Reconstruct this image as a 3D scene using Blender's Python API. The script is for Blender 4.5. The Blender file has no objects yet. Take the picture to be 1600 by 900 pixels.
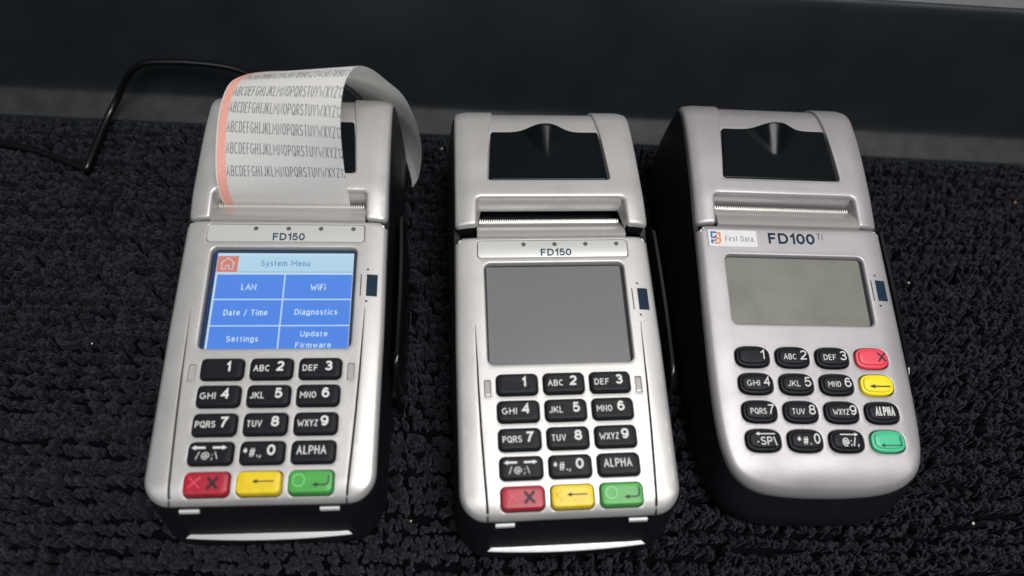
import bpy, bmesh, math, random
import numpy as np
from mathutils import Vector, Matrix, geometry

random.seed(7)
rng = np.random.default_rng(11)
scene = bpy.context.scene
COL = scene.collection
R = math.radians
MM = 0.001

# ------------------------------------------------------------------ camera
cam_d = bpy.data.cameras.new('camera')
cam = bpy.data.objects.new('camera', cam_d)
COL.objects.link(cam)
scene.camera = cam
_p, _r = R(57.241468), R(6.855742)
fw = Vector((0, math.cos(_p), -math.sin(_p)))
up0 = Vector((0, math.sin(_p), math.cos(_p)))
rt0 = Vector((1, 0, 0))
rt = rt0 * math.cos(_r) + up0 * math.sin(_r)
up = up0 * math.cos(_r) - rt0 * math.sin(_r)
M = Matrix((rt, up, -fw)).transposed().to_4x4()
M.translation = Vector((0, 0, 0.293077))
cam.matrix_world = M
cam_d.sensor_width = 36.0
cam_d.lens = 1058.2697 / 1600.0 * 36.0
cam_d.clip_start = 0.01
cam_d.clip_end = 50.0
cam_d.dof.use_dof = True
cam_d.dof.focus_distance = 0.315
cam_d.dof.aperture_fstop = 5.5

# ------------------------------------------------------------------ light
world = bpy.data.worlds.new('World')
scene.world = world
world.use_nodes = True
bg = world.node_tree.nodes['Background']
bg.inputs[0].default_value = (0.75, 0.85, 1.0, 1)
bg.inputs[1].default_value = 0.03


def area(name, loc, target, size, size_y, power, color):
    d = bpy.data.lights.new(name, 'AREA')
    d.shape = 'RECTANGLE'
    d.size, d.size_y, d.energy, d.color = size, size_y, power, color
    o = bpy.data.objects.new(name, d)
    COL.objects.link(o)
    o.location = loc
    o.rotation_euler = (Vector(target) - Vector(loc)).to_track_quat('-Z', 'Y').to_euler()
    return o


area('ceiling_lamp', (0.40, -0.24, 1.5), (0.0, 0.15, 0), 0.7, 0.7, 24.5, (1.0, 0.978, 0.958))
area('room_lamp', (-0.9, -1.3, 1.9), (0.0, 0.15, 0), 0.9, 0.6, 7, (0.96, 0.98, 1.0))

vs = scene.view_settings
vs.view_transform = 'Standard'
vs.look = 'None'
vs.exposure = 0.0
vs.gamma = 1.0
vs.use_curve_mapping = False


# ------------------------------------------------------------------ materials
def mat(name, color, rough=0.5, metal=0.0, spec=0.5, coat=0.0, emit=None, es=0.0,
        noise=None, bump=None, rvar=None, sheen=0.0, grime=None):
    """noise=(scale, amount) colour mottling, bump=(scale, strength, distance), rvar=(scale, amount) gloss wear"""
    m = bpy.data.materials.new(name)
    m.use_nodes = True
    nt = m.node_tree
    b = nt.nodes['Principled BSDF']
    b.inputs['Base Color'].default_value = (*color, 1)
    b.inputs['Roughness'].default_value = rough
    b.inputs['Metallic'].default_value = metal
    b.inputs['Specular IOR Level'].default_value = spec
    b.inputs['Coat Weight'].default_value = coat
    b.inputs['Coat Roughness'].default_value = 0.08
    if sheen:
        b.inputs['Sheen Weight'].default_value = sheen
        b.inputs['Sheen Roughness'].default_value = 0.5
    if emit:
        b.inputs['Emission Color'].default_value = (*emit, 1)
        b.inputs['Emission Strength'].default_value = es
    tc = nt.nodes.new('ShaderNodeTexCoord')

    def nz(scale, detail=3):
        n = nt.nodes.new('ShaderNodeTexNoise')
        n.inputs['Scale'].default_value = scale
        n.inputs['Detail'].default_value = detail
        nt.links.new(tc.outputs['Object'], n.inputs['Vector'])
        return n
    if noise:
        n = nz(noise[0])
        mr = nt.nodes.new('ShaderNodeMapRange')
        mr.inputs[1].default_value = 0.3
        mr.inputs[2].default_value = 0.7
        mr.inputs[3].default_value = 1 - noise[1]
        mr.inputs[4].default_value = 1 + noise[1]
        nt.links.new(n.outputs['Fac'], mr.inputs[0])
        mx = nt.nodes.new('ShaderNodeMix')
        mx.data_type = 'RGBA'
        mx.blend_type = 'MULTIPLY'
        mx.inputs[0].default_value = 1
        mx.inputs[6].default_value = (*color, 1)
        nt.links.new(mr.outputs[0], mx.inputs[7])
        out_ = mx.outputs[2]
        if grime:
            g1 = nz(grime[0], 6)
            gr = nt.nodes.new('ShaderNodeMapRange')
            gr.inputs[1].default_value = .48
            gr.inputs[2].default_value = .72
            gr.inputs[3].default_value = 1
            gr.inputs[4].default_value = 1 - grime[1]
            nt.links.new(g1.outputs['Fac'], gr.inputs[0])
            gx = nt.nodes.new('ShaderNodeMix')
            gx.data_type = 'RGBA'
            gx.blend_type = 'MULTIPLY'
            gx.inputs[0].default_value = 1
            nt.links.new(out_, gx.inputs[6])
            nt.links.new(gr.outputs[0], gx.inputs[7])
            out_ = gx.outputs[2]
        nt.links.new(out_, b.inputs['Base Color'])
    if rvar:
        n = nz(rvar[0], 5)
        mr = nt.nodes.new('ShaderNodeMapRange')
        mr.inputs[1].default_value = 0.35
        mr.inputs[2].default_value = 0.7
        mr.inputs[3].default_value = rough
        mr.inputs[4].default_value = rough + rvar[1]
        nt.links.new(n.outputs['Fac'], mr.inputs[0])
        nt.links.new(mr.outputs[0], b.inputs['Roughness'])
    if bump:
        n = nz(bump[0], 2)
        bp = nt.nodes.new('ShaderNodeBump')
        bp.inputs['Strength'].default_value = bump[1]
        bp.inputs['Distance'].default_value = bump[2]
        nt.links.new(n.outputs['Fac'], bp.inputs['Height'])
        nt.links.new(bp.outputs['Normal'], b.inputs['Normal'])
    return m


SILVER = mat('silver_paint', (0.575, 0.566, 0.554), 0.42, 0.55, noise=(2400, 0.10), bump=(2200, 0.30, 0.00007), rvar=(42, 0.10), grime=(70, 0.08))
SILVER_PINK = mat('silver_paint_mauve', (0.43, 0.414, 0.424), 0.43, 0.55, noise=(2400, 0.10), bump=(2200, 0.30, 0.00007), rvar=(42, 0.10), grime=(70, 0.08))
SATIN = mat('satin_silver_gloss', (0.60, 0.60, 0.575), 0.34, 0.2, coat=0.15)
LEDGE = mat('polished_cutter_ledge', (0.58, 0.57, 0.55), 0.32, 0.65)
CHROME = mat('bright_metal_lip', (0.5, 0.5, 0.5), 0.45, 0.5, rvar=(300, 0.1))
TABM = mat('white_metal_tab', (0.8, 0.8, 0.8), 0.4, 0.3)
BLACK = mat('black_plastic', (0.006, 0.0075, 0.010), 0.38, spec=0.35, rvar=(60, 0.12))
GLOSS = mat('gloss_black_plastic', (0.003, 0.0048, 0.006), 0.18, spec=0.16, rvar=(90, 0.06))
RAILM = mat('gloss_black_rail', (0.005, 0.006, 0.007), 0.16)
RUBBER = mat('black_rubber_key', (0.0075, 0.009, 0.0125), 0.5, spec=0.18, bump=(1500, 0.1, 0.00008))
RED = mat("red_rubber_key", (0.40, 0.011, 0.032), 0.42, noise=(300, 0.12))
YEL = mat('yellow_rubber_key', (0.78, 0.58, 0.01), 0.42, noise=(300, 0.08))
GRN = mat('green_rubber_key', (0.06, 0.37, 0.06), 0.42, noise=(300, 0.1))
RED2 = mat('coral_rubber_key', (0.80, 0.06, 0.10), 0.42)
YEL2 = mat('lemon_rubber_key', (0.90, 0.74, 0.01), 0.42)
GRN2 = mat('mint_rubber_key', (0.06, 0.52, 0.27), 0.42)
EMB = {'red_rubber_key': mat('lit_red_rubber', (0.68, 0.06, 0.10), 0.4), 'yellow_rubber_key': mat('lit_yellow_rubber', (0.86, 0.56, 0.02), 0.4),  # lighter key colours: light on the raised symbols painted in
       'green_rubber_key': mat('lit_green_rubber', (0.20, 0.60, 0.18), 0.4)}
INKW = mat('white_legend_ink', (0.72, 0.72, 0.70), 0.6)
INKB = mat('black_legend_ink', (0.012, 0.010, 0.012), 0.6)
NAVY = mat('navy_print', (0.005, 0.022, 0.045), 0.6, spec=0.2)
TEAL = mat('teal_print', (0.008, 0.055, 0.12), 0.6, spec=0.2)
GREYINK = mat('grey_print', (0.16, 0.17, 0.18), 0.6)
DOT = mat('smoked_lens', (0.10, 0.10, 0.10), 0.3)
SEAM = mat('dark_seam', (0.02, 0.02, 0.022), 0.7)
WINDOW = mat('clear_window', (0.42, 0.40, 0.39), 0.25, coat=0.4)
SCR_OFF = mat('dead_touch_screen', (0.155, 0.160, 0.168), 0.3, spec=0.35, rvar=(40, 0.05))
SCR_LCD = mat('grey_green_lcd', (0.185, 0.185, 0.16), 0.25, spec=0.45, noise=(28, 0.12), rvar=(70, 0.25))
PAPER = mat('thermal_paper', (0.93, 0.92, 0.90), 0.6, noise=(900, 0.02))
PINK = mat('red_end_of_roll_stripe', (0.87, 0.42, 0.34), 0.6, noise=(1400, 0.14))
THERMAL = mat('thermal_print', (0.10, 0.11, 0.13), 0.7)
LABEL = mat('white_label', (0.72, 0.72, 0.72), 0.35)
ORANGE = mat('orange_print', (0.75, 0.22, 0.06), 0.5)
BLUEP = mat('blue_print', (0.03, 0.12, 0.36), 0.5)
TOOTH = mat('cutter_teeth', (0.66, 0.65, 0.60), 0.3, 0.3)


_nt = PAPER.node_tree
_t = _nt.nodes.new('ShaderNodeBsdfTranslucent')
_t.inputs[0].default_value = (0.90, 0.90, 0.88, 1)
_m = _nt.nodes.new('ShaderNodeMixShader')
_m.inputs[0].default_value = 0.3
_nt.links.new(_nt.nodes['Principled BSDF'].outputs[0], _m.inputs[1])
_nt.links.new(_t.outputs[0], _m.inputs[2])
_nt.links.new(_m.outputs[0], _nt.nodes['Material Output'].inputs['Surface'])


def emis(name, c, s):
    return mat(name, (0.01, 0.01, 0.012), 0.2, emit=c, es=s, spec=0.4)


E_NAVY = emis('screen_border_glow', (0.012, 0.045, 0.16), 0.8)
E_WHITE = emis('screen_white', (0.58, 0.80, 0.94), 0.85)
E_HEAD = emis('screen_header', (0.50, 0.75, 0.92), 0.85)
E_TILE = emis('screen_blue_tile', (0.085, 0.25, 0.80), 0.95)
E_TXT = emis('screen_text', (0.62, 0.80, 0.98), 0.95)
E_HTXT = emis('screen_header_text', (0.10, 0.26, 0.52), 0.9)
E_HOME = emis('screen_home', (0.72, 0.25, 0.19), 0.85)

# ------------------------------------------------------------------ mesh helpers


def tag(o, label=None, cat=None, group=None, kind=None):
    if label:
        o['label'] = label
    if cat:
        o['category'] = cat
    if group:
        o['group'] = group
    if kind:
        o['kind'] = kind
    return o


def thing(name, label, cat, loc=(0, 0, 0), rotz=0, group=None):
    o = bpy.data.objects.new(name, None)
    o.empty_display_size = 0.02
    COL.objects.link(o)
    o.location = loc
    o.rotation_euler = (0, 0, rotz)
    return tag(o, label, cat, group)


class MB:
    def __init__(s):
        s.v, s.f, s.n = [], [], 0

    def add(s, v, f):
        v = [tuple(map(float, p)) for p in v]
        s.f += [tuple(int(i) + s.n for i in q) for q in f]
        s.v += v
        s.n += len(v)
        return s

    def build(s, name, m, parent=None, pivot=(0, 0, 0), smooth=True, angle=38, label=None, recalc=True, loc=None):
        me = bpy.data.meshes.new(name)
        pv = pivot
        me.from_pydata([((x - pv[0]) * MM, (y - pv[1]) * MM, (z - pv[2]) * MM) for x, y, z in s.v], [], s.f)
        if recalc:
            bm = bmesh.new()
            bm.from_mesh(me)
            bmesh.ops.recalc_face_normals(bm, faces=bm.faces)
            bm.to_mesh(me)
            bm.free()
        if smooth:
            me.polygons.foreach_set('use_smooth', [True] * len(me.polygons))
            me.set_sharp_from_angle(angle=R(angle))
        me.materials.append(m)
        o = bpy.data.objects.new(name, me)
        COL.objects.link(o)
        if parent:
            o.parent = parent
        if loc:
            o.location = [c * MM for c in loc]
        if label:
            o['label'] = label
        return o


def rpoly(pts, rad, step=2.0, seg=6):
    """CCW polygon with rounded corners, straight runs subdivided"""
    n = len(pts)
    if not hasattr(rad, '__len__'):
        rad = [rad] * n
    out = []
    for i in range(n):
        a, b, c = (np.array(pts[(i + k) % n], float) for k in (-1, 0, 1))
        u, w = a - b, c - b
        lu, lw = np.linalg.norm(u), np.linalg.norm(w)
        u, w = u / lu, w / lw
        r = rad[i]
        if r <= 0:
            out.append(tuple(b))
            continue
        half = math.acos(max(-1, min(1, u @ w))) / 2
        d = min(r / math.tan(half), lu * .49, lw * .49)
        r = d * math.tan(half)
        cen = b + (u + w) / np.linalg.norm(u + w) * (r / math.sin(half))
        p0, p1 = b + u * d, b + w * d
        a0 = math.atan2(*(p0 - cen)[::-1])
        a1 = math.atan2(*(p1 - cen)[::-1])
        da = (a1 - a0 + math.pi) % (2 * math.pi) - math.pi
        for k in range(seg + 1):
            t = a0 + da * k / seg
            out.append((cen[0] + r * math.cos(t), cen[1] + r * math.sin(t)))
    res = []
    m = len(out)
    for i in range(m):
        p, q = np.array(out[i]), np.array(out[(i + 1) % m])
        k = max(1, int(np.linalg.norm(q - p) / step))
        for j in range(k):
            res.append(tuple(p + (q - p) * j / k))
    return np.array(res)


def rrect(cx, cy, w, h, r, step=2.0, seg=6):
    return rpoly([(cx - w / 2, cy - h / 2), (cx + w / 2, cy - h / 2), (cx + w / 2, cy + h / 2), (cx - w / 2, cy + h / 2)], r, step, seg)


def superell(cx, cy, w, h, n=3.2, k=40):
    out = []
    for i in range(k):
        t = 2 * math.pi * i / k
        c, s = math.cos(t), math.sin(t)
        out.append((cx + w / 2 * math.copysign(abs(c) ** (2 / n), c), cy + h / 2 * math.copysign(abs(s) ** (2 / n), s)))
    return np.array(out)


def offset(loop, d):
    """inward offset (d>0) of a CCW loop"""
    loop = np.asarray(loop, float)
    e = np.roll(loop, -1, 0) - loop
    e /= np.maximum(np.linalg.norm(e, axis=1, keepdims=True), 1e-9)
    nr = np.stack([-e[:, 1], e[:, 0]], 1)
    m = nr + np.roll(nr, 1, 0)
    m /= np.maximum(np.linalg.norm(m, axis=1, keepdims=True), 1e-9)
    c = np.maximum((m * nr).sum(1, keepdims=True), 0.5)
    return loop + m / c * d


def inside(pts, loop):
    pts = np.asarray(pts)
    x, y = pts[:, 0], pts[:, 1]
    r = np.zeros(len(pts), bool)
    j = len(loop) - 1
    for i in range(len(loop)):
        xi, yi = loop[i]
        xj, yj = loop[j]
        if yi != yj:
            c = ((yi > y) != (yj > y)) & (x < (xj - xi) * (y - yi) / (yj - yi) + xi)
            r ^= c
        j = i
    return r


def fill2d(outer, holes=(), grid=3.0):
    loops = [outer] + list(holes)
    pts, edges, offs = [], [], []
    for L in loops:
        o = len(pts)
        offs.append(o)
        pts += [tuple(p) for p in L]
        edges += [(o + i, o + (i + 1) % len(L)) for i in range(len(L))]
    if grid:
        x0, y0 = np.min(outer, 0)
        x1, y1 = np.max(outer, 0)
        gx, gy = np.meshgrid(np.arange(x0 + grid * .37, x1, grid), np.arange(y0 + grid * .41, y1, grid))
        gp = np.stack([gx.ravel(), gy.ravel()], 1)
        ok = inside(gp, offset(outer, grid * .35))
        for h in holes:
            ok &= ~inside(gp, offset(h, -grid * .3))
        pts += [tuple(p) for p in gp[ok]]
    v, e, f, ov, oe, of = geometry.delaunay_2d_cdt([Vector(p) for p in pts], edges, [], 0, 1e-5)
    v = np.array([tuple(p) for p in v])
    back = {}
    for i, o in enumerate(ov):
        for k in o:
            back[k] = i
    f = [tuple(t) for t in f]
    cen = np.array([v[list(t)].mean(0) for t in f])
    ok = inside(cen, outer)
    for h in holes:
        ok &= ~inside(cen, h)
    f = [t for t, k in zip(f, ok) if k]
    idx = [[back[o + i] for i in range(len(L))] for o, L in zip(offs, loops)]
    return v, f, idx


def plate(mb, outer, zf, holes=(), r=1.5, drop=4.0, rh=0.5, hd=2.0, grid=3.0, nseg=5):
    """shell: draped top with rounded rim and rounded, walled openings (holes: loops or (loop, rh, depth))"""
    hs = [(h if isinstance(h, tuple) else (h, rh, hd)) for h in holes]
    L0 = offset(outer, r)
    H0 = [offset(h[0], -h[1]) for h in hs]
    v, f, idx = fill2d(L0, H0, grid)
    V = [(x, y, zf(x, y)) for x, y in v]
    F = list(f)

    def strip(ids, base, sign, rr, depth):
        prev = ids
        zb = [zf(x, y) for x, y in base]
        for k in range(1, nseg + 2):
            if k <= nseg:
                a = math.pi / 2 * k / nseg
                off, dz = rr * math.sin(a), rr * (1 - math.cos(a))
            else:
                off, dz = rr, rr + depth
            L = offset(base, -off * sign)
            o = len(V)
            for (x, y), z in zip(L, zb):
                V.append((x, y, (zf(x, y) if sign > 0 else z) - dz))
            cur = list(range(o, o + len(L)))
            n = len(L)
            for i in range(n):
                F.append((prev[i], prev[(i + 1) % n], cur[(i + 1) % n], cur[i]))
            prev = cur
    strip(idx[0], L0, 1, r, drop)
    for (h, a, d), b, ids in zip(hs, H0, idx[1:]):
        strip(ids, b, -1, a, d)
    mb.add(V, F)
    return mb


def slab(mb, loop, zf, h, r=0.3, taper=0.0, grid=0, dish=0.0, base=0.0):
    """raised pad standing h above zf with a rounded top edge (key, lens, label)"""
    loop = np.asarray(loop)
    cen = loop.mean(0)
    lv = [(0, base), (taper * .7, h - r), (taper * .7 + r * .3, h - r * .3), (taper * .7 + r, h)]
    V, F, prev = [], [], None
    n = len(loop)
    for off, z in lv:
        L = offset(loop, off)
        o = len(V)
        V += [(x, y, zf(x, y) + z) for x, y in L]
        cur = list(range(o, o + n))
        if prev:
            F += [(prev[i], prev[(i + 1) % n], cur[(i + 1) % n], cur[i]) for i in range(n)]
        prev = cur
    # top: concentric rings, slight dish
    for s in (0.7, 0.35):
        o = len(V)
        V += [(cen[0] + (x - cen[0]) * s, cen[1] + (y - cen[1]) * s,
               zf(cen[0] + (x - cen[0]) * s, cen[1] + (y - cen[1]) * s) + h - dish * (1 - s * s)) for x, y in L]
        cur = list(range(o, o + n))
        F += [(prev[i], prev[(i + 1) % n], cur[(i + 1) % n], cur[i]) for i in range(n)]
        prev = cur
    F.append(tuple(prev))
    mb.add(V, F)
    return mb


def decal(mb, loop, zf, h, grid=0):
    v, f, _ = fill2d(np.asarray(loop), (), grid)
    mb.add([(x, y, zf(x, y) + h) for x, y in v], f)
    return mb


def rect(x0, y0, x1, y1):
    return np.array([(x0, y0), (x1, y0), (x1, y1), (x0, y1)])


def _arc(cx, cy, rx, ry, a0, a1, n=10):
    return [(cx + rx * math.cos(R(a0 + (a1 - a0) * i / n)), cy + ry * math.sin(R(a0 + (a1 - a0) * i / n))) for i in range(n + 1)]


def _glyphs():
    A = _arc
    g = {}
    g['A'] = (.74, [[(0, 0), (.37, 1), (.74, 0)], [(.13, .35), (.61, .35)]])
    g['B'] = (.62, [[(0, 0), (0, 1), (.34, 1)] + A(.36, .76, .22, .24, 90, -90, 8) + [(0, .52)], [(.36, .52)] + A(.38, .26, .24, .26, 90, -90, 8) + [(0, 0)]])
    g['C'] = (.70, [A(.37, .5, .37, .5, 48, 312, 20)])
    g['D'] = (.66, [[(0, 0), (0, 1), (.28, 1)] + A(.28, .5, .38, .5, 90, -90, 14) + [(0, 0)]])
    g['E'] = (.58, [[(.58, 1), (0, 1), (0, 0), (.58, 0)], [(0, .53), (.52, .53)]])
    g['F'] = (.55, [[(.55, 1), (0, 1), (0, 0)], [(0, .51), (.47, .51)]])
    g['G'] = (.74, [A(.38, .5, .38, .5, 50, 330, 20) + [(.74, .45), (.42, .45)]])
    g['H'] = (.64, [[(0, 0), (0, 1)], [(.64, 0), (.64, 1)], [(0, .53), (.64, .53)]])
    g['I'] = (.02, [[(.01, 0), (.01, 1)]])
    g['|'] = (.34, [[(.17, 0), (.17, 1)], [(0, 1), (.34, 1)], [(0, 0), (.34, 0)]])
    g['J'] = (.44, [[(.44, 1), (.44, .28)] + A(.22, .28, .22, .28, 0, -165, 10)])
    g['K'] = (.64, [[(0, 0), (0, 1)], [(.60, 1), (0, .36)], [(.20, .57), (.64, 0)]])
    g['L'] = (.50, [[(0, 1), (0, 0), (.50, 0)]])
    g['M'] = (1.0, [[(0, 0), (0, 1), (.50, .38), (1.0, 1), (1.0, 0)]])
    g['N'] = (.72, [[(0, 0), (0, 1), (.72, 0), (.72, 1)]])
    g['O'] = (.78, [A(.39, .5, .39, .5, 90, 450, 28)])
    g['P'] = (.60, [[(0, 0), (0, 1), (.34, 1)] + A(.34, .73, .26, .27, 90, -90, 10) + [(0, .46)]])
    g['Q'] = (.78, [A(.39, .5, .39, .5, 90, 450, 28), [(.46, .26), (.76, -.06)]])
    g['R'] = (.66, [[(0, 0), (0, 1), (.36, 1)] + A(.36, .74, .26, .26, 90, -90, 10) + [(0, .48)], [(.34, .48), (.66, 0)]])
    g['S'] = (.60, [A(.30, .75, .27, .25, 25, 265, 14) + A(.30, .25, .30, .25, 85, -160, 14)])
    g['T'] = (.66, [[(0, 1), (.66, 1)], [(.33, 1), (.33, 0)]])
    g['U'] = (.64, [[(0, 1), (0, .34)] + A(.32, .33, .32, .33, 180, 360, 14) + [(.64, 1)]])
    g['V'] = (.70, [[(0, 1), (.35, 0), (.70, 1)]])
    g['W'] = (1.3, [[(0, 1), (.325, 0), (.65, .62), (.975, 0), (1.3, 1)]])
    g['X'] = (.66, [[(0, 0), (.66, 1)], [(0, 1), (.66, 0)]])
    g['Y'] = (.66, [[(0, 1), (.33, .45), (.66, 1)], [(.33, .45), (.33, 0)]])
    g['Z'] = (.60, [[(.02, 1), (.60, 1), (0, 0), (.62, 0)]])
    g['0'] = (.54, [A(.27, .5, .27, .5, 90, 450, 26)])
    g['1'] = (.30, [[(0, .74), (.14, .82), (.28, 1), (.28, 0)]])
    g['2'] = (.54, [A(.27, .72, .26, .28, 165, -30, 14) + [(.40, .46), (.06, .12), (0, 0), (.55, 0)]])
    g['3'] = (.54, [A(.26, .75, .24, .25, 160, -80, 12) + [(.20, .52)], [(.20, .52)] + A(.26, .27, .28, .27, 88, -160, 14)])
    g['4'] = (.58, [[(.42, 0), (.42, 1), (0, .28), (.58, .28)]])
    g['5'] = (.54, [[(.50, 1), (.10, 1), (.04, .50)] + A(.26, .32, .28, .32, 130, -155, 16)])
    g['6'] = (.54, [A(.27, .5, .27, .5, 42, 180, 12) + A(.27, .32, .27, .32, 180, 540, 22)])
    g['7'] = (.52, [[(0, 1), (.52, 1), (.30, .52), (.18, 0)]])
    g['8'] = (.54, [A(.27, .76, .23, .24, 90, 450, 20), A(.27, .27, .27, .27, 90, 450, 22)])
    g['9'] = (.54, [A(.27, .5, .27, .5, 222, 360, 12) + A(.27, .68, .27, .32, 0, 360, 22)])
    g['a'] = (.46, [A(.24, .58, .20, .16, 165, 20, 8) + [(.44, .5), (.44, 0)], A(.22, .2, .22, .21, 0, 360, 18)])
    g['c'] = (.46, [A(.26, .37, .26, .37, 50, 310, 16)])
    g['d'] = (.50, [[(.50, 1), (.50, 0)], A(.25, .37, .25, .37, 0, 360, 22)])
    g['e'] = (.52, [[(.02, .38), (.52, .38)] + A(.26, .37, .26, .37, 0, 318, 20)])
    g['g'] = (.50, [[(.50, .74), (.50, -.06)] + A(.25, -.05, .25, .22, 0, -155, 10), A(.25, .37, .25, .37, 0, 360, 22)])
    g['i'] = (.02, [[(.01, 0), (.01, .72)], [(.01, .9), (.01, 1.02)]])
    g['m'] = (.80, [[(0, 0), (0, .74)], [(0, .5)] + A(.20, .52, .20, .22, 160, 0, 8) + [(.40, 0)], [(.40, .5)] + A(.60, .52, .20, .22, 160, 0, 8) + [(.80, 0)]])
    g['n'] = (.46, [[(0, 0), (0, .74)], [(0, .48)] + A(.23, .5, .23, .24, 160, 0, 10) + [(.46, 0)]])
    g['o'] = (.52, [A(.26, .37, .26, .37, 90, 450, 22)])
    g['p'] = (.50, [[(0, .74), (0, -.28)], A(.25, .37, .25, .37, 0, 360, 22)])
    g['r'] = (.28, [[(0, 0), (0, .74)], [(0, .44)] + A(.24, .46, .24, .27, 165, 75, 6)])
    g['s'] = (.42, [A(.21, .55, .19, .18, 25, 265, 10) + A(.21, .19, .21, .18, 85, -160, 10)])
    g['t'] = (.30, [[(.10, .96), (.10, .16)] + A(.22, .14, .12, .14, 180, 290, 6), [(0, .72), (.29, .72)]])
    g['u'] = (.46, [[(0, .74), (0, .26)] + A(.23, .26, .23, .26, 180, 350, 10), [(.46, .74), (.46, 0)]])
    g['w'] = (.72, [[(0, .74), (.18, 0), (.36, .7), (.54, 0), (.72, .74)]])
    g['y'] = (.48, [[(0, .74), (.25, .04)], [(.48, .74), (.20, -.16), (.06, -.26)]])
    g['/'] = (.34, [[(0, -.08), (.34, 1.04)]])
    g['\\'] = (.30, [[(0, 1.02), (.30, -.05)]])
    g['-'] = (.26, [[(0, .36), (.26, .36)]])
    g['.'] = (.02, [[(.01, -.03), (.01, .14)]])
    g[','] = (.08, [[(.08, .14), (.07, -.02), (0, -.18)]])
    g[':'] = (.02, [[(.01, -.03), (.01, .14)], [(.01, .52), (.01, .69)]])
    g[';'] = (.08, [[(.08, .14), (.07, -.02), (0, -.18)], [(.07, .52), (.07, .69)]])
    g['*'] = (.50, [[(.25, .44), (.25, 1.05)], [(0, .60), (.50, .90)], [(0, .90), (.50, .60)]])
    g['#'] = (.76, [[(.15, 0), (.28, 1)], [(.48, 0), (.61, 1)], [(0, .32), (.72, .32)], [(.04, .68), (.76, .68)]])
    g['@'] = (1.0, [A(.46, .42, .19, .22, 0, 360, 18), [(.68, .64), (.62, .30)] + A(.74, .30, .12, .12, 180, 290, 6) + A(.50, .42, .46, .54, -15, 300, 30)])
    g[' '] = (.22, [])
    return g


GLYPHS = _glyphs()
_gc = {}


def glyph_mesh(ch, sx, cap, wt):
    """one character as a flat outline mesh: strokes of width wt, united without overlaps"""
    k = (ch, round(sx, 3), round(cap, 3), round(wt, 3))
    if k in _gc:
        return _gc[k]
    quads = []
    for pl in GLYPHS[ch][1]:
        p = [np.array((x * sx, wt / 2 + y * (cap - wt))) for x, y in pl]
        q = [p[0]]
        for c in p[1:]:
            if np.linalg.norm(c - q[-1]) > 1e-4:
                q.append(c)
        closed = np.linalg.norm(q[0] - q[-1]) < 1e-3 and len(q) > 3
        if closed:
            q = q[:-1]
        if not closed:
            for e, o in ((0, 1), (-1, -2)):
                d = (q[e] - q[o]) / np.linalg.norm(q[e] - q[o])
                yy = pl[e][1]
                if abs(d[1]) > .5 and (yy < .02 or yy > .98):
                    q[e] = q[e] + d * min(wt / 2 / abs(d[1]), wt)
        n = len(q)
        Lp, Rp = [], []
        for i in range(n):
            a = q[i - 1] if (i > 0 or closed) else None
            c = q[(i + 1) % n] if (i < n - 1 or closed) else None
            d1 = (q[i] - a) / np.linalg.norm(q[i] - a) if a is not None else None
            d2 = (c - q[i]) / np.linalg.norm(c - q[i]) if c is not None else None
            d1 = d2 if d1 is None else d1
            d2 = d1 if d2 is None else d2
            n1, n2 = np.array([-d1[1], d1[0]]), np.array([-d2[1], d2[0]])
            m = n1 + n2
            lm = np.linalg.norm(m)
            m = m / lm if lm > 1e-6 else n1
            k_ = max(.42, float(m @ n1))
            Lp.append(q[i] + m * wt / 2 / k_)
            Rp.append(q[i] - m * wt / 2 / k_)
        for i in range(n if closed else n - 1):
            j = (i + 1) % n
            quads.append([Lp[i], Rp[i], Rp[j], Lp[j]])
    if not quads:
        _gc[k] = (np.zeros((0, 2)), [])
        return _gc[k]
    pts, edges = [], []
    for qd in quads:
        o = len(pts)
        pts += [Vector((float(x), float(y))) for x, y in qd]
        edges += [(o, o + 1), (o + 1, o + 2), (o + 2, o + 3), (o + 3, o)]
    v, e, f, _, _, _ = geometry.delaunay_2d_cdt(pts, edges, [], 0, 1e-4)
    v = np.array([tuple(c) for c in v])
    f = [tuple(t) for t in f]
    cen = np.array([v[list(t)].mean(0) for t in f])
    ok = np.zeros(len(f), bool)
    for qd in quads:
        ok |= inside(cen, np.array(qd))
    f = [t for t, o in zip(f, ok) if o]
    used = sorted({i for t in f for i in t})
    mp = {o: i for i, o in enumerate(used)}
    _gc[k] = (v[used], [tuple(mp[i] for i in t) for t in f])
    return _gc[k]


def line_mesh(s, x0, x1, yb, cap, wr):
    """a line of lettering fitted between x0 and x1; wr = stroke width / cap height"""
    wt = wr * cap
    gap = .27 if wr < .08 else (.20 if wr < .17 else .10)
    tot = sum(GLYPHS[c][0] for c in s) + gap * (len(s) - 1)
    extra = wt * len(s)
    sx = (x1 - x0 - extra) / tot
    x = x0 + wt / 2
    V, F, n = [], [], 0
    for c in s:
        v, f = glyph_mesh(c, sx, cap, wt)
        if len(v):
            V.append(v + np.array([x, yb]))
            F += [tuple(i + n for i in t) for t in f]
            n += len(v)
        x += (GLYPHS[c][0] + gap) * sx + wt
    return np.concatenate(V), F


def text(mb, s, x0, x1, yb, cap, zf, h, wr=.13):
    v, f = line_mesh(s, x0, x1, yb, cap, wr)
    mb.add([(x, y, zf(x, y) + h) for x, y in v], f)
    return mb


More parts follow.
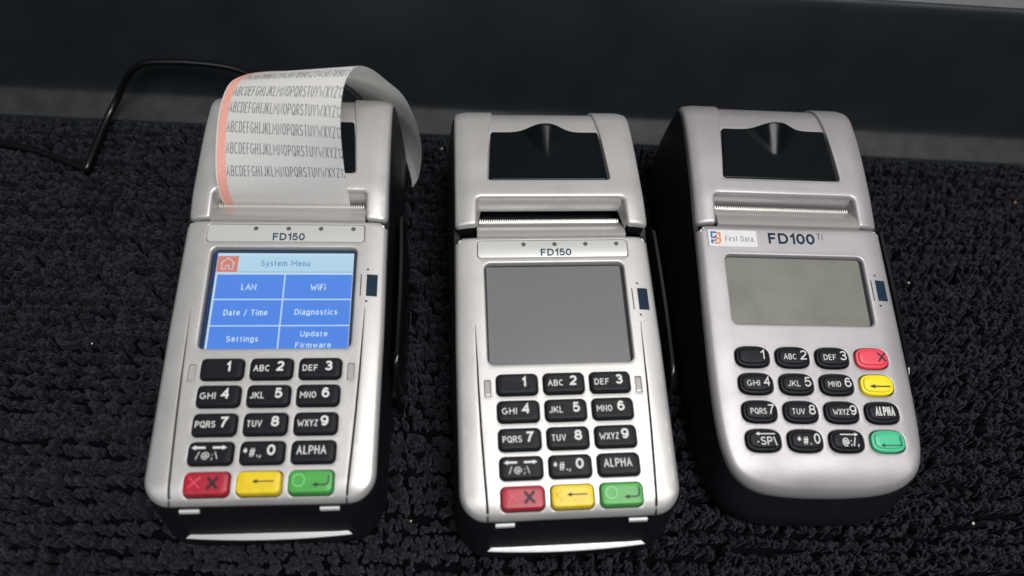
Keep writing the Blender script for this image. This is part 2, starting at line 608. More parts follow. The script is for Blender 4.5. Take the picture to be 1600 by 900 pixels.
def interp(px, py):
    """monotone cubic through points"""
    px, py = np.array(px, float), np.array(py, float)
    m = np.gradient(py, px)

    def fn(x):
        if x <= px[0]:
            return py[0] + m[0] * (x - px[0])
        if x >= px[-1]:
            return py[-1] + m[-1] * (x - px[-1])
        i = int(np.searchsorted(px, x)) - 1
        i = max(0, min(i, len(px) - 2))
        h = px[i + 1] - px[i]
        t = (x - px[i]) / h
        return ((2 * t**3 - 3 * t**2 + 1) * py[i] + (t**3 - 2 * t**2 + t) * h * m[i]
                + (-2 * t**3 + 3 * t**2) * py[i + 1] + (t**3 - t**2) * h * m[i + 1])
    return fn


def tube(mb, pts, rad, n=10, closed_ends=True):
    pts = [Vector(p) for p in pts]
    V, F, prev = [], [], None
    nrm = None
    for i, p in enumerate(pts):
        t = (pts[min(i + 1, len(pts) - 1)] - pts[max(i - 1, 0)]).normalized()
        if nrm is None:
            nrm = t.orthogonal().normalized()
        nrm = (nrm - t * nrm.dot(t)).normalized()
        bn = t.cross(nrm)
        o = len(V)
        for k in range(n):
            a = 2 * math.pi * k / n
            V.append(tuple(p + nrm * math.cos(a) * rad + bn * math.sin(a) * rad))
        cur = list(range(o, o + n))
        if prev:
            F += [(prev[k], prev[(k + 1) % n], cur[(k + 1) % n], cur[k]) for k in range(n)]
        else:
            F.append(tuple(cur))
        prev = cur
    F.append(tuple(prev))
    mb.add(V, F)
    return mb


def catmull(pts, per=8):
    P = [np.array(p, float) for p in pts]
    P = [2 * P[0] - P[1]] + P + [2 * P[-1] - P[-2]]
    out = []
    for i in range(1, len(P) - 2):
        a, b, c, d = P[i - 1:i + 3]
        for k in range(per):
            t = k / per
            out.append(.5 * (2 * b + (c - a) * t + (2 * a - 5 * b + 4 * c - d) * t * t + (3 * b - a - 3 * c + d) * t**3))
    out.append(P[-2])
    return out


def sstep(a, b, x):
    t = max(0.0, min(1.0, (x - a) / (b - a)))
    return t * t * (3 - 2 * t)


# ------------------------------------------------------------------ setting: carpet, skirting, wall
P0 = np.array([-304., 264.])
DV = np.array([611., 60.]) / np.linalg.norm([611., 60.])
NV = np.array([-DV[1], DV[0]])


def wpt(s, d, z):
    q = P0 + DV * s + NV * d
    return (q[0], q[1], z)


CARPET_BACK = mat('carpet_backing', (0.003, 0.003, 0.004), 0.95, spec=0.02)
YARN = bpy.data.materials.new('charcoal_yarn')
YARN.use_nodes = True
nt = YARN.node_tree
b = nt.nodes['Principled BSDF']
b.inputs['Roughness'].default_value = 0.6
b.inputs['Specular IOR Level'].default_value = 0.25
b.inputs['Sheen Weight'].default_value = 0.12
b.inputs['Sheen Roughness'].default_value = 0.4
b.inputs['Sheen Tint'].default_value = (0.7, 0.75, 0.9, 1)
tc = nt.nodes.new('ShaderNodeTexCoord')
at = nt.nodes.new('ShaderNodeAttribute')
at.attribute_name = 'yarn_tone'
n1 = nt.nodes.new('ShaderNodeTexNoise')
n1.inputs['Scale'].default_value = 3500
n1.inputs['Detail'].default_value = 2
nt.links.new(tc.outputs['Object'], n1.inputs['Vector'])
mr = nt.nodes.new('ShaderNodeMapRange')
mr.inputs[1].default_value = .3
mr.inputs[2].default_value = .7
mr.inputs[3].default_value = .55
mr.inputs[4].default_value = 1.5
nt.links.new(n1.outputs['Fac'], mr.inputs[0])
mx = nt.nodes.new('ShaderNodeMix')
mx.data_type = 'RGBA'
mx.inputs[6].default_value = (0.0017, 0.0022, 0.0036, 1)
mx.inputs[7].default_value = (0.0140, 0.0160, 0.0225, 1)
nt.links.new(at.outputs['Fac'], mx.inputs[0])
mm = nt.nodes.new('ShaderNodeMix')
mm.data_type = 'RGBA'
mm.blend_type = 'MULTIPLY'
mm.inputs[0].default_value = 1
nt.links.new(mx.outputs[2], mm.inputs[6])
nt.links.new(mr.outputs[0], mm.inputs[7])
nt.links.new(mm.outputs[2], b.inputs['Base Color'])
bp = nt.nodes.new('ShaderNodeBump')
bp.inputs['Strength'].default_value = 0.5
bp.inputs['Distance'].default_value = 0.0003
nt.links.new(n1.outputs['Fac'], bp.inputs['Height'])
nt.links.new(bp.outputs['Normal'], b.inputs['Normal'])

mb = MB()
mb.add([wpt(-600, 18, -6), wpt(1200, 18, -6), wpt(1200, -900, -6), wpt(-600, -900, -6)], [(0, 3, 2, 1)])
tag(mb.build('carpet', CARPET_BACK, smooth=False), kind='structure')

# devices on the floor (local frames)
DEV = {'A': (-84.9458, 66.4072, R(8.1014)), 'B': (32.2819, 75.5194, R(9.1898)), 'C': (134.8117, 110.8728, R(6.5989))}


def in_device(x, y, marg=4):
    m = np.zeros(len(x), bool)
    for k, (tx, ty, a) in DEV.items():
        X = (x - tx) * math.cos(a) + (y - ty) * math.sin(a)
        Y = -(x - tx) * math.sin(a) + (y - ty) * math.cos(a)
        m |= (abs(X) < 43 - marg) & (Y > (-12 if k != 'C' else -18) + marg) & (Y < (184 if k != 'C' else 170) - marg)
    return m


def build_pile():
    row, pitch = 4.6, 3.7
    cs, cd = [], []
    d = -2.5
    while d > -400:
        n = int(920 / pitch)
        s = -130 + np.arange(n) * pitch + rng.normal(0, .8, n) + rng.uniform(0, pitch)
        dd = d + rng.normal(0, .55, n) + 1.1 * np.sin(s / 37 + d) + .55 * np.sin(s / 13 + 2.3 * d)
        cs.append(s)
        cd.append(dd)
        d -= row * (rng.uniform(.88, 1.05) + (.28 if rng.random() < .35 else 0))
    s, d = np.concatenate(cs), np.concatenate(cd)
    d = np.minimum(d, -1.5)
    x = P0[0] + DV[0] * s + NV[0] * d
    y = P0[1] + DV[1] * s + NV[1] * d
    ok = ~in_device(x, y) & (y > -60)
    x, y = x[ok], y[ok]
    n = len(x)
    PL = 4                                  # yarn loops per tuft
    K, S = 9, 6
    x = np.repeat(x, PL)
    y = np.repeat(y, PL)
    N = n * PL
    ang = np.repeat(rng.uniform(-.9, .9, n) + rng.choice([0, 0, 1.2], n), PL) + rng.normal(0, .55, N)
    ang += math.atan2(DV[1], DV[0]) + math.pi / 2 * rng.integers(0, 2, N)
    span = rng.uniform(.7, 1.5, N)
    flat = 1 - .14 * np.clip(np.sin(x / 43 + 1) * np.sin(y / 29 + x / 90), 0, 1)
    hgt = flat * np.repeat(rng.normal(5.2, .6, n), PL) + rng.normal(0, .5, N)
    rad = rng.uniform(.46, .72, N)
    lean = np.repeat(rng.normal(0, .45, (n, 2)), PL, 0) + rng.normal(0, .6, (N, 2))
    x = x + rng.normal(0, .65, N)
    y = y + rng.normal(0, .55, N)
    twist = rng.uniform(0, 6.28, N)
    t = np.linspace(-.12, 1.12, K) * math.pi
    u = np.cos(t)[None] * span[:, None]                          # along loop plane
    h = np.sin(t)[None] * hgt[:, None] - 4.4
    ca, sa = np.cos(ang)[:, None], np.sin(ang)[:, None]
    wob = .35 * np.sin(2.2 * t[None] + twist[:, None])
    lx = np.clip(np.sin(t), 0, 1)[None] * lean[:, 0:1]
    ly = np.clip(np.sin(t), 0, 1)[None] * lean[:, 1:2]
    cx = x[:, None] + u * ca - wob * sa + lx
    cy = y[:, None] + u * sa + wob * ca + ly
    C = np.stack([cx, cy, h], -1)                                # N,K,3
    T = np.gradient(C, axis=1)
    T /= np.linalg.norm(T, axis=-1, keepdims=True)
    side = np.stack([-sa + 0 * t, ca + 0 * t, 0 * cx], -1)
    side -= T * (side * T).sum(-1, keepdims=True)
    side /= np.linalg.norm(side, axis=-1, keepdims=True)
    bn = np.cross(T, side)
    ph = np.arange(S) / S * 2 * math.pi
    prof = rad[:, None, None] * (1 + .26 * np.cos(2 * (ph[None, None] + 2.6 * t[None, :, None] + twist[:, None, None])))
    V = (C[:, :, None] + side[:, :, None] * (np.cos(ph)[None, None] * prof)[..., None]
         + bn[:, :, None] * (np.sin(ph)[None, None] * prof)[..., None])
    V = V.reshape(-1, 3)
    i, k, j = np.meshgrid(np.arange(N), np.arange(K - 1), np.arange(S), indexing='ij')
    base = i * K * S
    q = np.stack([base + k * S + j, base + k * S + (j + 1) % S, base + (k + 1) * S + (j + 1) % S, base + (k + 1) * S + j], -1).reshape(-1, 4)
    wear = .16 * np.sin(x / 31 + y / 47) * np.sin(y / 23 - x / 71 + 1.3)
    tone = np.repeat(np.clip(wear + np.repeat(rng.normal(.42, .28, n), PL) + rng.normal(0, .22, N), 0, 1), K * S)
    # loose fibres standing off the loops
    H = N * 2
    pick = rng.integers(0, N, H)
    kk = rng.integers(2, K - 2, H)
    b0 = C[pick, kk] + rng.normal(0, .5, (H, 3))
    dr = rng.normal(0, 1, (H, 3))
    dr[:, 2] = abs(dr[:, 2]) * .7 + .15
    dr /= np.linalg.norm(dr, axis=1, keepdims=True)
    ln = rng.uniform(.9, 2.6, H)[:, None]
    bend = rng.normal(0, .35, (H, 3))
    w = np.cross(dr, rng.normal(0, 1, (H, 3)))
    w /= np.linalg.norm(w, axis=1, keepdims=True)
    w *= .035
    p1 = b0 + dr * ln * .5 + bend * .3
    p2 = b0 + dr * ln + bend
    HV = np.stack([b0 - w, b0 + w, p1 + w, p1 - w, p2 + w * .4, p2 - w * .4], 1).reshape(-1, 3)
    hb = (np.arange(H) * 6 + len(V))[:, None]
    HQ = np.concatenate([hb + np.array([0, 1, 2, 3]), hb + np.array([3, 2, 4, 5])])
    V = np.concatenate([V, HV]) * MM
    Q = np.concatenate([q, HQ])
    tone = np.concatenate([tone, np.full(len(HV), .9)])
    me = bpy.data.meshes.new('carpet_pile')
    me.vertices.add(len(V))
    me.vertices.foreach_set('co', V.astype(np.float32).ravel())
    me.loops.add(len(Q) * 4)
    me.loops.foreach_set('vertex_index', Q.astype(np.int32).ravel())
    me.polygons.add(len(Q))
    me.polygons.foreach_set('loop_start', (np.arange(len(Q)) * 4).astype(np.int32))
    me.polygons.foreach_set('loop_total', np.full(len(Q), 4, np.int32))
    me.update(calc_edges=True)
    me.polygons.foreach_set('use_smooth', np.ones(len(Q), bool))
    a = me.attributes.new('yarn_tone', 'FLOAT', 'POINT')
    a.data.foreach_set('value', tone.astype(np.float32))
    me.materials.append(YARN)
    o = bpy.data.objects.new('carpet_pile', me)
    COL.objects.link(o)
    tag(o, 'charcoal looped carpet pile in fuzzy ribbed rows', 'carpet', kind='stuff')


build_pile()

COVE = mat('black_vinyl', (0.015, 0.021, 0.025), 0.5, spec=0.4, noise=(30, 0.15), rvar=(25, 0.15), bump=(60, 0.05, 0.0004))
TOE = mat('lit_scuffed_vinyl_toe', (0.026, 0.026, 0.027), 0.6, spec=0.3, noise=(90, 0.35), bump=(60, 0.05, 0.0004))  # lighter vinyl: light caught by the toe put into colour, with scuff mottling
WALLM = mat('grey_painted_wall', (0.34, 0.34, 0.35), 0.8, bump=(400, 0.2, 0.0004))
prof = [(-.6, -4), (-.6, 1.0), (-.3, 1.7), (.4, 2.2), (4, 4.6), (8, 7.2), (11.2, 9.4), (12.2, 10.6), (12.7, 12.6), (13.0, 16), (13.6, 30), (14.4, 55), (14.8, 88), (15.1, 91.6), (15.8, 93.2), (17.0, 93.8), (19, 93.8)]
mb = MB()
SS = np.arange(-600, 1201, 60)
V = [wpt(s, d + .6 * math.sin(s / 170.), z) for s in SS for d, z in prof]
n = len(prof)
F = [(i * n + j, i * n + j + 1, (i + 1) * n + j + 1, (i + 1) * n + j) for i in range(len(SS) - 1) for j in range(n - 1)]
mb.add(V, F)
sk = mb.build('skirting_board', COVE, angle=60, recalc=False)
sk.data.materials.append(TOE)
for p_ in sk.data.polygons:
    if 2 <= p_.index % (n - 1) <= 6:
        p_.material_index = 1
tag(sk, 'black vinyl skirting with a flared toe tinted grey as if lit behind the terminals', 'skirting board')
mb = MB()
mb.add([wpt(-600, 18, -4), wpt(1200, 18, -4), wpt(1200, 18, 900), wpt(-600, 18, 900),
        wpt(-600, 60, -4), wpt(1200, 60, -4), wpt(1200, 60, 900), wpt(-600, 60, 900)],
       [(0, 1, 2, 3), (5, 4, 7, 6), (3, 2, 6, 7), (1, 5, 6, 2), (4, 0, 3, 7)])
tag(mb.build('wall', WALLM, smooth=False), 'plain grey wall above the black skirting', 'wall')

# ------------------------------------------------------------------ terminals


def zm(x, y):
    return 35.3659 + .171141 * y + 5.5e-5 * y * y


def zn(x, y):
    return 33.67627 + .196039 * y + 1.5e-4 * y * y


def make_key(parent, loop, zf, m, legend, label, inkm, h=1.7, r=.45, taper=.3, dish=.12, tier=False):
    mb = MB()
    if tier:
        slab(mb, loop, zf, 0.75, .35, .1, base=-1.2)
        slab(mb, offset(loop, .95), zf, 1.5, .55, .15, dish=-.05, base=.6)
        top = 1.5 + .05
    else:
        slab(mb, loop, zf, h, r, taper, dish=dish, base=-1.5)
        top = h
    k = mb.build('key', m, parent, label=label, angle=50)
    if legend:
        mb = MB()
        legend(mb, lambda x, y: zf(x, y) + top + .07)
        mb.build('legend', inkm, k, smooth=False)
    return k


def arrow(mb, zf, x0, x1, y, hw, hl, th):
    """horizontal arrow pointing from x1 to x0"""
    s = 1 if x1 > x0 else -1
    pts = [(x0, y), (x0 + s * hl, y - hw * s), (x0 + s * hl, y - th * s), (x1, y - th * s), (x1, y + th * s), (x0 + s * hl, y + th * s), (x0 + s * hl, y + hw * s)]
    decal(mb, pts if s > 0 else pts, zf, 0)


def body_shell(root, outline, topf, offs, printer_y, name='lower_body', front_round=2.8):
    """black base: lofted from the outline, open under the silver shells"""
    V, F, prev = [], [], None
    n = len(outline)
    mb = MB()
    lev = [(t, o, fe) for t, o, fe in offs]
    for t, o, fe in lev:
        L = offset(outline, -o)
        o0 = len(V)
        for (x, y) in L:
            bul = sstep(printer_y - 22, printer_y + 12, y) * (1 - t ** 5) * 1.2
            x2 = x + math.copysign(min(1, abs(x) / 30) * bul, x)
            y2 = y - fe * (1 - sstep(-12, 25, y)) + (1 - t) ** 1.5 * front_round * max(0, (abs(x) - 20) / 26) ** 2 * (1 - sstep(-5, 40, y))
            V.append((x2, y2, t * topf(x, y)))
        cur = list(range(o0, o0 + n))
        if prev:
            F += [(prev[i], prev[(i + 1) % n], cur[(i + 1) % n], cur[i]) for i in range(n)]
        else:
            F.append(tuple(cur[::-1]))
        prev = cur
    for ins, dz in ((2.2, 0), (2.6, -9)):
        L = offset(outline, ins)
        o0 = len(V)
        V += [(x, y, topf(x, y) + dz) for x, y in L]
        cur = list(range(o0, o0 + n))
        F += [(prev[i], prev[(i + 1) % n], cur[(i + 1) % n], cur[i]) for i in range(n)]
        prev = cur
    # inner floor
    v, f, idx = fill2d(L, (), 6)
    mb.add(V, F)
    mb.add([(x, y, topf(x, y) - 9) for x, y in v], f)
    return mb.build(name, BLACK, root, angle=35)


def cover_parts(root, silver, cz, ys, lid, xw, door, R0, slot_x, name='printer_cover'):
    """hinged printer cover with mouth, door recess, black liner; ys = (seam, mouth, door_bottom, door_top, rear)"""
    y_s, y_m, y_db, y_dt, y_r = ys
    piv = (0, y_dt + 15.7, 42)

    def zc(x, y):
        z = cz(y)
        e = max(0.0, abs(x) - (xw - 8.0))
        return z - 5.0 * (1 - math.sqrt(max(0.0, 1 - (e / 9.6) ** 2)))
    sx = slot_x
    out = rpoly([(-xw, y_s), (-sx, y_s), (-sx + .3, y_m), (sx - .3, y_m), (sx, y_s), (xw, y_s), (xw - .5, y_r), (-xw + .5, y_r)],
                [2.2, 1.6, 2.0, 2.0, 1.6, 2.2, 9, 9], 1.6)
    x0, x1, x2 = door
    hole = rpoly([(-x0 - .7, y_db - .9), (x0 + .7, y_db - .9), (x1 + .7, y_dt), (x2, y_r - 2.2), (-x2, y_r - 2.2), (-x1 - .7, y_dt)],
                 [1.6, 1.6, 12, .8, .8, 12], 1.6)
    mb = MB()
    plate(mb, out, zc, [(hole, .55, 3.2)], r=1.3, drop=1.0, grid=1.7)
    # sloping rear wall of the mouth, running down to the paper slot
    V = []
    F = []
    nx = 25
    for i in range(nx):
        x = -sx + .6 + (2 * sx - 1.2) * i / (nx - 1)
        for (dy, dz) in ((1.0, -1.25), (0.2, -1.9), (-.6, -4), (-1.4, -7.2), (-1.2, -8.6), (3, -9.5)):
            V.append((x, y_m + dy, zc(x, y_m + 1) + dz))
    for i in range(nx - 1):
        for j in range(5):
            F.append((i * 6 + j, i * 6 + j + 1, i * 6 + j + 7, i * 6 + j + 6))
    mb.add(V, F)
    # slanted cheeks of the mouth
    for s in (-1, 1):
        V = [(s * (sx + .1), y_s + 1.2, zc(sx, y_s) - 1.4), (s * (sx + .1), y_m + .5, zc(sx, y_m) - 1.4),
             (s * (sx - 2.3), y_m - .4, zc(sx, y_m) - 8.0), (s * (sx - 1.3), y_m - 4.5, zc(sx, y_m) - 9.0), (s * (sx - .2), y_s + 1.2, zc(sx, y_s) - 5)]
        mb.add(V, [(0, 1, 2, 3, 4)])
    # channel floor behind the door
    ch = rpoly([(-x0 - .8, y_db - 1.2), (x0 + .8, y_db - 1.2), (x1 + .8, y_dt), (x2 + .2, y_r - 1.6), (-x2 - .2, y_r - 1.6), (-x1 - .8, y_dt)], [1, 1, 9, 1, 1, 9], 2)
    v, f, _ = fill2d(ch, (), 2)

    def zch(x, y):
        return cz(y) - 1.5 - 1.9 * (1 - sstep(y_dt - 7, y_dt + 2, y))
    mb.add([(x, y, zch(x, y)) for x, y in v], f)
    cov = mb.build(name, silver, root, pivot=piv, loc=piv, angle=42)
    # black liner under the cover
    mb = MB()
    lo = offset(out, .45)
    n = len(lo)
    V = [(x, y, zc(x, y) - 1.6) for x, y in lo] + [(x, y, zc(x, y) - (8.0 if y < y_m - 1 else 12)) for x, y in offset(lo, .6)]
    F = [(i, (i + 1) % n, n + (i + 1) % n, n + i) for i in range(n)]
    v, f, _ = fill2d(offset(lo, .6), (), 5)
    mb.add(V, F)
    mb.add([(x, y, zc(x, y) - (8.0 if y < y_m - 1 else 12)) for x, y in v], f)
    mb.build('cover_liner', BLACK, cov, pivot=piv)
    # door with thumb ridge
    dl = rpoly([(-x0, y_db), (x0, y_db), (x1, y_dt), (-x1, y_dt)], [1.3, 1.3, .8, .8], .8)
    tip = y_dt - 15.0

    def zd(x, y):
        t = (y - y_db) / (y_dt - y_db)
        z = cz(y_db) - 1.2 + t * (cz(y_dt) - .1 - cz(y_db) + 1.2)
        k = (y - tip) / (y_dt - tip)
        if k > 0:
            k = min(k, 1.1)
            wd = 1.6 + 7.6 * k
            z += 5.4 * k ** 1.15 * math.exp(-(abs(x) / wd) ** 2.5)
        return z
    mb = MB()
    plate(mb, dl, zd, (), r=.8, drop=1.6, grid=.75, nseg=4)
    mb.build('paper_door', GLOSS, cov, pivot=piv, angle=45)
    cov.rotation_euler = (-R(lid), 0, 0)
    return cov


def cutter(root, zf, y0, y1, z1, sx, paper=False):
    """convex glossy ledge in front of the paper slot, with its serrated edge"""
    V, F = [], []
    k = 9
    nx = 2
    zz = zf(0, y0)
    for i in range(nx):
        x = (-sx, sx)[i]
        V.append((x, y0 - .05, zz - 1.8))
        for j in range(k):
            t = j / (k - 1)
            y = y0 + (y1 - y0) * t
            z = zz + .35 + (z1 - zz) * (t ** 1.7) + 1.2 * math.sin(math.pi * t) * .5
            V.append((x, y, z))
        V.append((x, y1 + .1, z1 - 1.6))
    m = k + 2
    F = [(j, j + 1, m + j + 1, m + j) for j in range(m - 1)]
    F += [tuple(range(m)), tuple(range(2 * m - 1, m - 1, -1))]
    mb = MB()
    mb.add(V, F)
    led = mb.build('cutter_ledge', LEDGE, root)
    mb = MB()
    n = 62
    V, F = [], []
    w = 2 * (sx - 1.2) / n
    for i in range(n):
        x = -sx + 1.2 + w * i
        o = len(V)
        V += [(x, y1 - .5, z1 + .9), (x + w, y1 - .5, z1 + .9), (x + w / 2, y1 + 1.1, z1 + 1.6), (x, y1 - .5, z1 + .4), (x + w, y1 - .5, z1 + .4), (x + w / 2, y1 + 1.0, z1 + 1.1)]
        F += [(o, o + 1, o + 2), (o + 3, o + 5, o + 4), (o, o + 2, o + 5, o + 3), (o + 1, o + 4, o + 5, o + 2), (o, o + 3, o + 4, o + 1)]
    mb.add(V, F)
    mb.build('cutter_teeth', TOOTH, led, smooth=False)
    return led


def rail(root, zf, ya, yb, x0=47.6, x1=49.6, topd=6.0):
    """raised outer wall of the card swipe slot along the right flank"""
    V, F, n = [], [], 34
    for i in range(n):
        t = i / (n - 1)
        y = ya + (yb - ya) * t
        e = min(1.0, math.sqrt(max(0, 1 - max(0, (t - .9) / .1) ** 2)) + 1e-3) if t > .9 else math.sqrt(max(1e-4, 1 - max(0, (.12 - t) / .12) ** 2))
        zt = 6 + (zf(0, y) - topd - 6) * e
        xb = .9 * math.sin(math.pi * t)
        a, b = x0 - .6 + xb, x1 - .6 + xb
        V += [(a, y, 2), (a, y, zt - .5), (a + .4, y, zt), (b - .4, y, zt), (b, y, zt - .5), (b + .3, y, 2)]
    m = 6
    for i in range(n - 1):
        for j in range(m - 1):
            F.append((i * m + j, i * m + j + 1, (i + 1) * m + j + 1, (i + 1) * m + j))
    F += [tuple(range(m)), tuple(range((n - 1) * m, n * m))]
    # slot floor tying the rail to the body
    o = len(V)
    V += [(41, ya + 3, 3), (49, ya + 3, 3), (49, yb - 2, 3), (41, yb - 2, 3), (41, ya + 3, 14), (48.5, ya + 3, 14), (48.5, yb - 2, 20), (41, yb - 2, 20)]
    F += [tuple(o + i for i in q) for q in ((0, 3, 2, 1), (4, 5, 6, 7), (0, 1, 5, 4), (1, 2, 6, 5), (2, 3, 7, 6))]
    mb = MB()
    mb.add(V, F)
    return mb.build('card_swipe_rail', RAILM, root, angle=50)


def card_mark(root, zf, x0, x1, xl, y0, y1, h=.08):
    mb = MB()
    decal(mb, rrect((x0 + x1) / 2, (y0 + y1) / 2, x1 - x0, y1 - y0, .25, .8), zf, h, .8)
    decal(mb, rect(xl - .28, y0, xl + .12, y1), zf, h)
    xc = (xl + x0) / 2 + 1.4
    decal(mb, [(xc - .75, y1 + 1.9), (xc + .75, y1 + 1.9), (xc, y1 + 2.9)], zf, h)
    decal(mb, [(xc - .75, y0 - 1.9), (xc, y0 - 2.9), (xc + .75, y0 - 1.9)], zf, h)
    return mb.build('card_direction_mark', NAVY, root, smooth=False)


ROWS = [43.228, 32.504, 21.618, 10.939, 0.0]
BOLD = .145


def leg(letters, digit, lx0, lx1, dx0, dx1):
    def fn_at(cx, cy):
        def fn(mb, zf):
            if letters:
                text(mb, letters, cx + lx0, cx + lx1, cy - 1.45, 2.45, zf, 0, BOLD)
            text(mb, digit, cx + dx0, cx + dx1, cy - 1.35, 3.9, zf, 0, .2)
        return fn
    return fn_at


KEYS150 = [
    [('1', leg('', '1', 0, 0, 1.8, 3.6), 'black key marked 1'), ('2', leg('ABC', '2', -6.6, -.3, 2.3, 5.2), 'black key marked ABC 2'), ('3', leg('DEF', '3', -6.6, -.6, 2.1, 5.0), 'black key marked DEF 3')],
    [('4', leg('GHI', '4', -6.6, -.7, 1.4, 4.6), 'black key marked GHI 4'), ('5', leg('JKL', '5', -6.8, -1.2, 2.6, 5.5), 'black key marked JKL 5'), ('6', leg('MNO', '6', -6.7, -.5, 1.7, 4.6), 'black key marked MNO 6')],
    [('7', leg('PQRS', '7', -6.8, .7, 2.2, 5.3), 'black key marked PQRS 7'), ('8', leg('TUV', '8', -6.7, -1.0, 2.4, 5.4), 'black key marked TUV 8'), ('9', leg('WXYZ', '9', -6.7, 1.0, 2.0, 5.0), 'black key marked WXYZ 9')],
]


def terminal_150(key, label, lid, lit):
    tx, ty, a = DEV[key]
    root = thing('card_terminal', label, 'card terminal', (tx * MM, ty * MM, 0), a, 'card terminals standing on the carpet')
    cz0 = interp([104, 110.2, 116, 123, 133, 148, 160, 169], [53.3, 54.7, 56.6, 58.6, 60.3, 62.7, 64.1, 64.5])

    def cz(y):
        if y <= 168:
            return cz0(y)
        return cz0(168) - 16.2 + math.sqrt(max(4., 16.2 ** 2 - (y - 168) ** 2))
    full = rpoly([(-42.6, -6.9), (42.6, -6.9), (43.2, 60), (42.8, 186), (-42.8, 186), (-43.2, 60)], [10.5, 10.5, 60, 11, 11, 60], 3.0, 10)

    def topf(x, y):
        f, c = zm(x, y) - 2.9, max(44., cz(y) - 3.6)
        k = sstep(100, 116, y)
        return f * (1 - k) + c * k - .6 * max(0, (4 - y)) * .12
    body_shell(root, full, topf, [(0, -.5, 8.2), (.05, .6, 7.4), (.16, 1.7, 5.5), (.3, 2.1, 3.7), (.5, 1.9, 2.5), (.75, 1.2, 1.2), (.93, .5, .4), (1, .15, 0)], 112)

    # silver face
    def zs(x, y):
        e = max(0., abs(x) - 33.5)
        z = zm(x, y) - .016 * e * e
        if y < 1:
            z -= .045 * (1 - y) ** 2
        if y > 104:
            z -= 0
        return z
    out = rpoly([(-42.6, -6.9), (42.6, -6.9), (43.2, 60), (42.7, 109.2), (-42.7, 109.2), (-43.2, 60)], [10.5, 10.5, 60, 1.2, 1.2, 60], 1.6, 10)
    holes = []
    for r_ in range(5):
        for c in range(3):
            holes.append((rrect((c - 1) * 19, ROWS[r_], 17.0, 8.9, 2.2, 2.0, 5), .3, 1.5))
    scr = rpoly([(-30.3, 52.0), (30.3, 52.0), (30.5, 96.4), (-30.5, 96.4)], 2.6, 2.0)
    holes.append((scr, .8, 2.4))
    bar = rpoly([(-33.3, 98.7), (33.3, 98.7), (33.3, 107.1), (-33.3, 107.1)], 1.6, 2.0)
    holes.append((bar, .3, 1.0))
    for s in (-1, 1):
        holes.append((rrect(s * 30.9, 42.3, 2.7, 6.5, .35, 1.5, 3), .12, .8))
        cl = [(s * 32.35, -4.6), (s * 33.1, 9), (s * 33.9, 25.6), (s * 34.5, 43), (s * 34.75, 55), (s * 35.1, 69)]
        w0 = [.46, .45, .42, .36, .25, .07]
        gl = [(x - w, y) for (x, y), w in zip(cl, w0)] + [(x + w, y) for (x, y), w in zip(cl[::-1], w0[::-1])]
        gl = np.array(gl)
        if s > 0:
            pass
        ar = sum(gl[i][0] * gl[(i + 1) % len(gl)][1] - gl[(i + 1) % len(gl)][0] * gl[i][1] for i in range(len(gl)))
        if ar < 0:
            gl = gl[::-1]
        holes.append((rpoly(gl, 0, 1.6), .1, 1.2))
    mb = MB()
    plate(mb, out, zs, holes, r=1.9, drop=1.3, grid=1.6, nseg=6)
    mb.build('front_shell', SILVER, root, angle=40)
    # dark floor seen in gaps between keys and shell and in the grooves
    mb = MB()
    decal(mb, rpoly([(-38, -3), (38, -3), (38, 100), (-38, 100)], 1, 5), zm, -2.9, 6)
    mb.build('inner_tray', SEAM, root)
    # the two panel joints where they run over the front lip
    for s in (-1, 1):
        mb = MB()
        V, F = [], []
        for j in range(7):
            a_ = math.pi / 2 * j / 6
            y = -5.0 - 1.9 * math.sin(a_) - .05
            z = zs(s * 32.3, -5.0) - 1.9 * (1 - math.cos(a_)) + .05
            V += [(s * 32.3 - .3, y, z), (s * 32.3 + .3, y, z)]
        V += [(s * 32.3 - .3, -7.0, V[-1][2] - 1.2), (s * 32.3 + .3, -7.0, V[-1][2] - 1.2)]
        F = [(2 * j, 2 * j + 1, 2 * j + 3, 2 * j + 2) for j in range(7)]
        mb.add(V, F)
        mb.build('panel_joint', SEAM, root)
    # LED windows
    for s in (-1, 1):
        mb = MB()
        slab(mb, rrect(s * 30.9, 42.3, 2.3, 6.0, .3, 2, 3), zs, -.25, .1, base=-1)
        mb.build('light_window', WINDOW, root)
    # status bar with four lights and the model lettering
    mb = MB()

    def zbar(x, y):
        return zm(x, y) + .25 - .022 * (y - 103.2) ** 2
    v, f, idx = fill2d(offset(bar, .35), (), 1.4)
    mb.add([(x, y, zbar(x, y)) for x, y in v], f)
    L = offset(bar, .35)
    n = len(L)
    mb.add([(x, y, zbar(x, y)) for x, y in L] + [(x, y, zm(x, y) - 1.2) for x, y in offset(bar, .12)], [(i, (i + 1) % n, n + (i + 1) % n, n + i) for i in range(n)])
    sb = mb.build('status_bar', SATIN, root, angle=60)
    for x in (-12.99, .74, 14.48, 28.34):
        mb = MB()
        decal(mb, [(x + 1.0 * math.cos(t), 104.9 + 1.0 * math.sin(t)) for t in np.linspace(0, 2 * math.pi, 24, endpoint=False)], zbar, .07)
        mb.build('status_light', DOT, sb, smooth=False)
    mb = MB()
    text(mb, 'FD150', -5.6, 7.9, 99.5, 3.2, zbar, .12, .19)
    mb.build('model_lettering', TEAL, sb, smooth=False)
    card_mark(root, zs, 35.23, 39.79, 33.0, 74.15, 83.92)

    # screen
    zl = lambda x, y: zm(x, y) - 2.1
    mb = MB()
    slab(mb, rpoly([(-30.9, 51.3), (30.9, 51.3), (31.1, 97.2), (-31.1, 97.2)], 2.5, 3), zl, -.25, .05, base=-1)
    gasket = mb.build('screen_gasket', SEAM, root)
    sc = rpoly([(-29.6, 52.2), (29.2, 52.2), (29.2, 95.6), (-29.6, 95.6)], .8, 3)
    mb = MB()
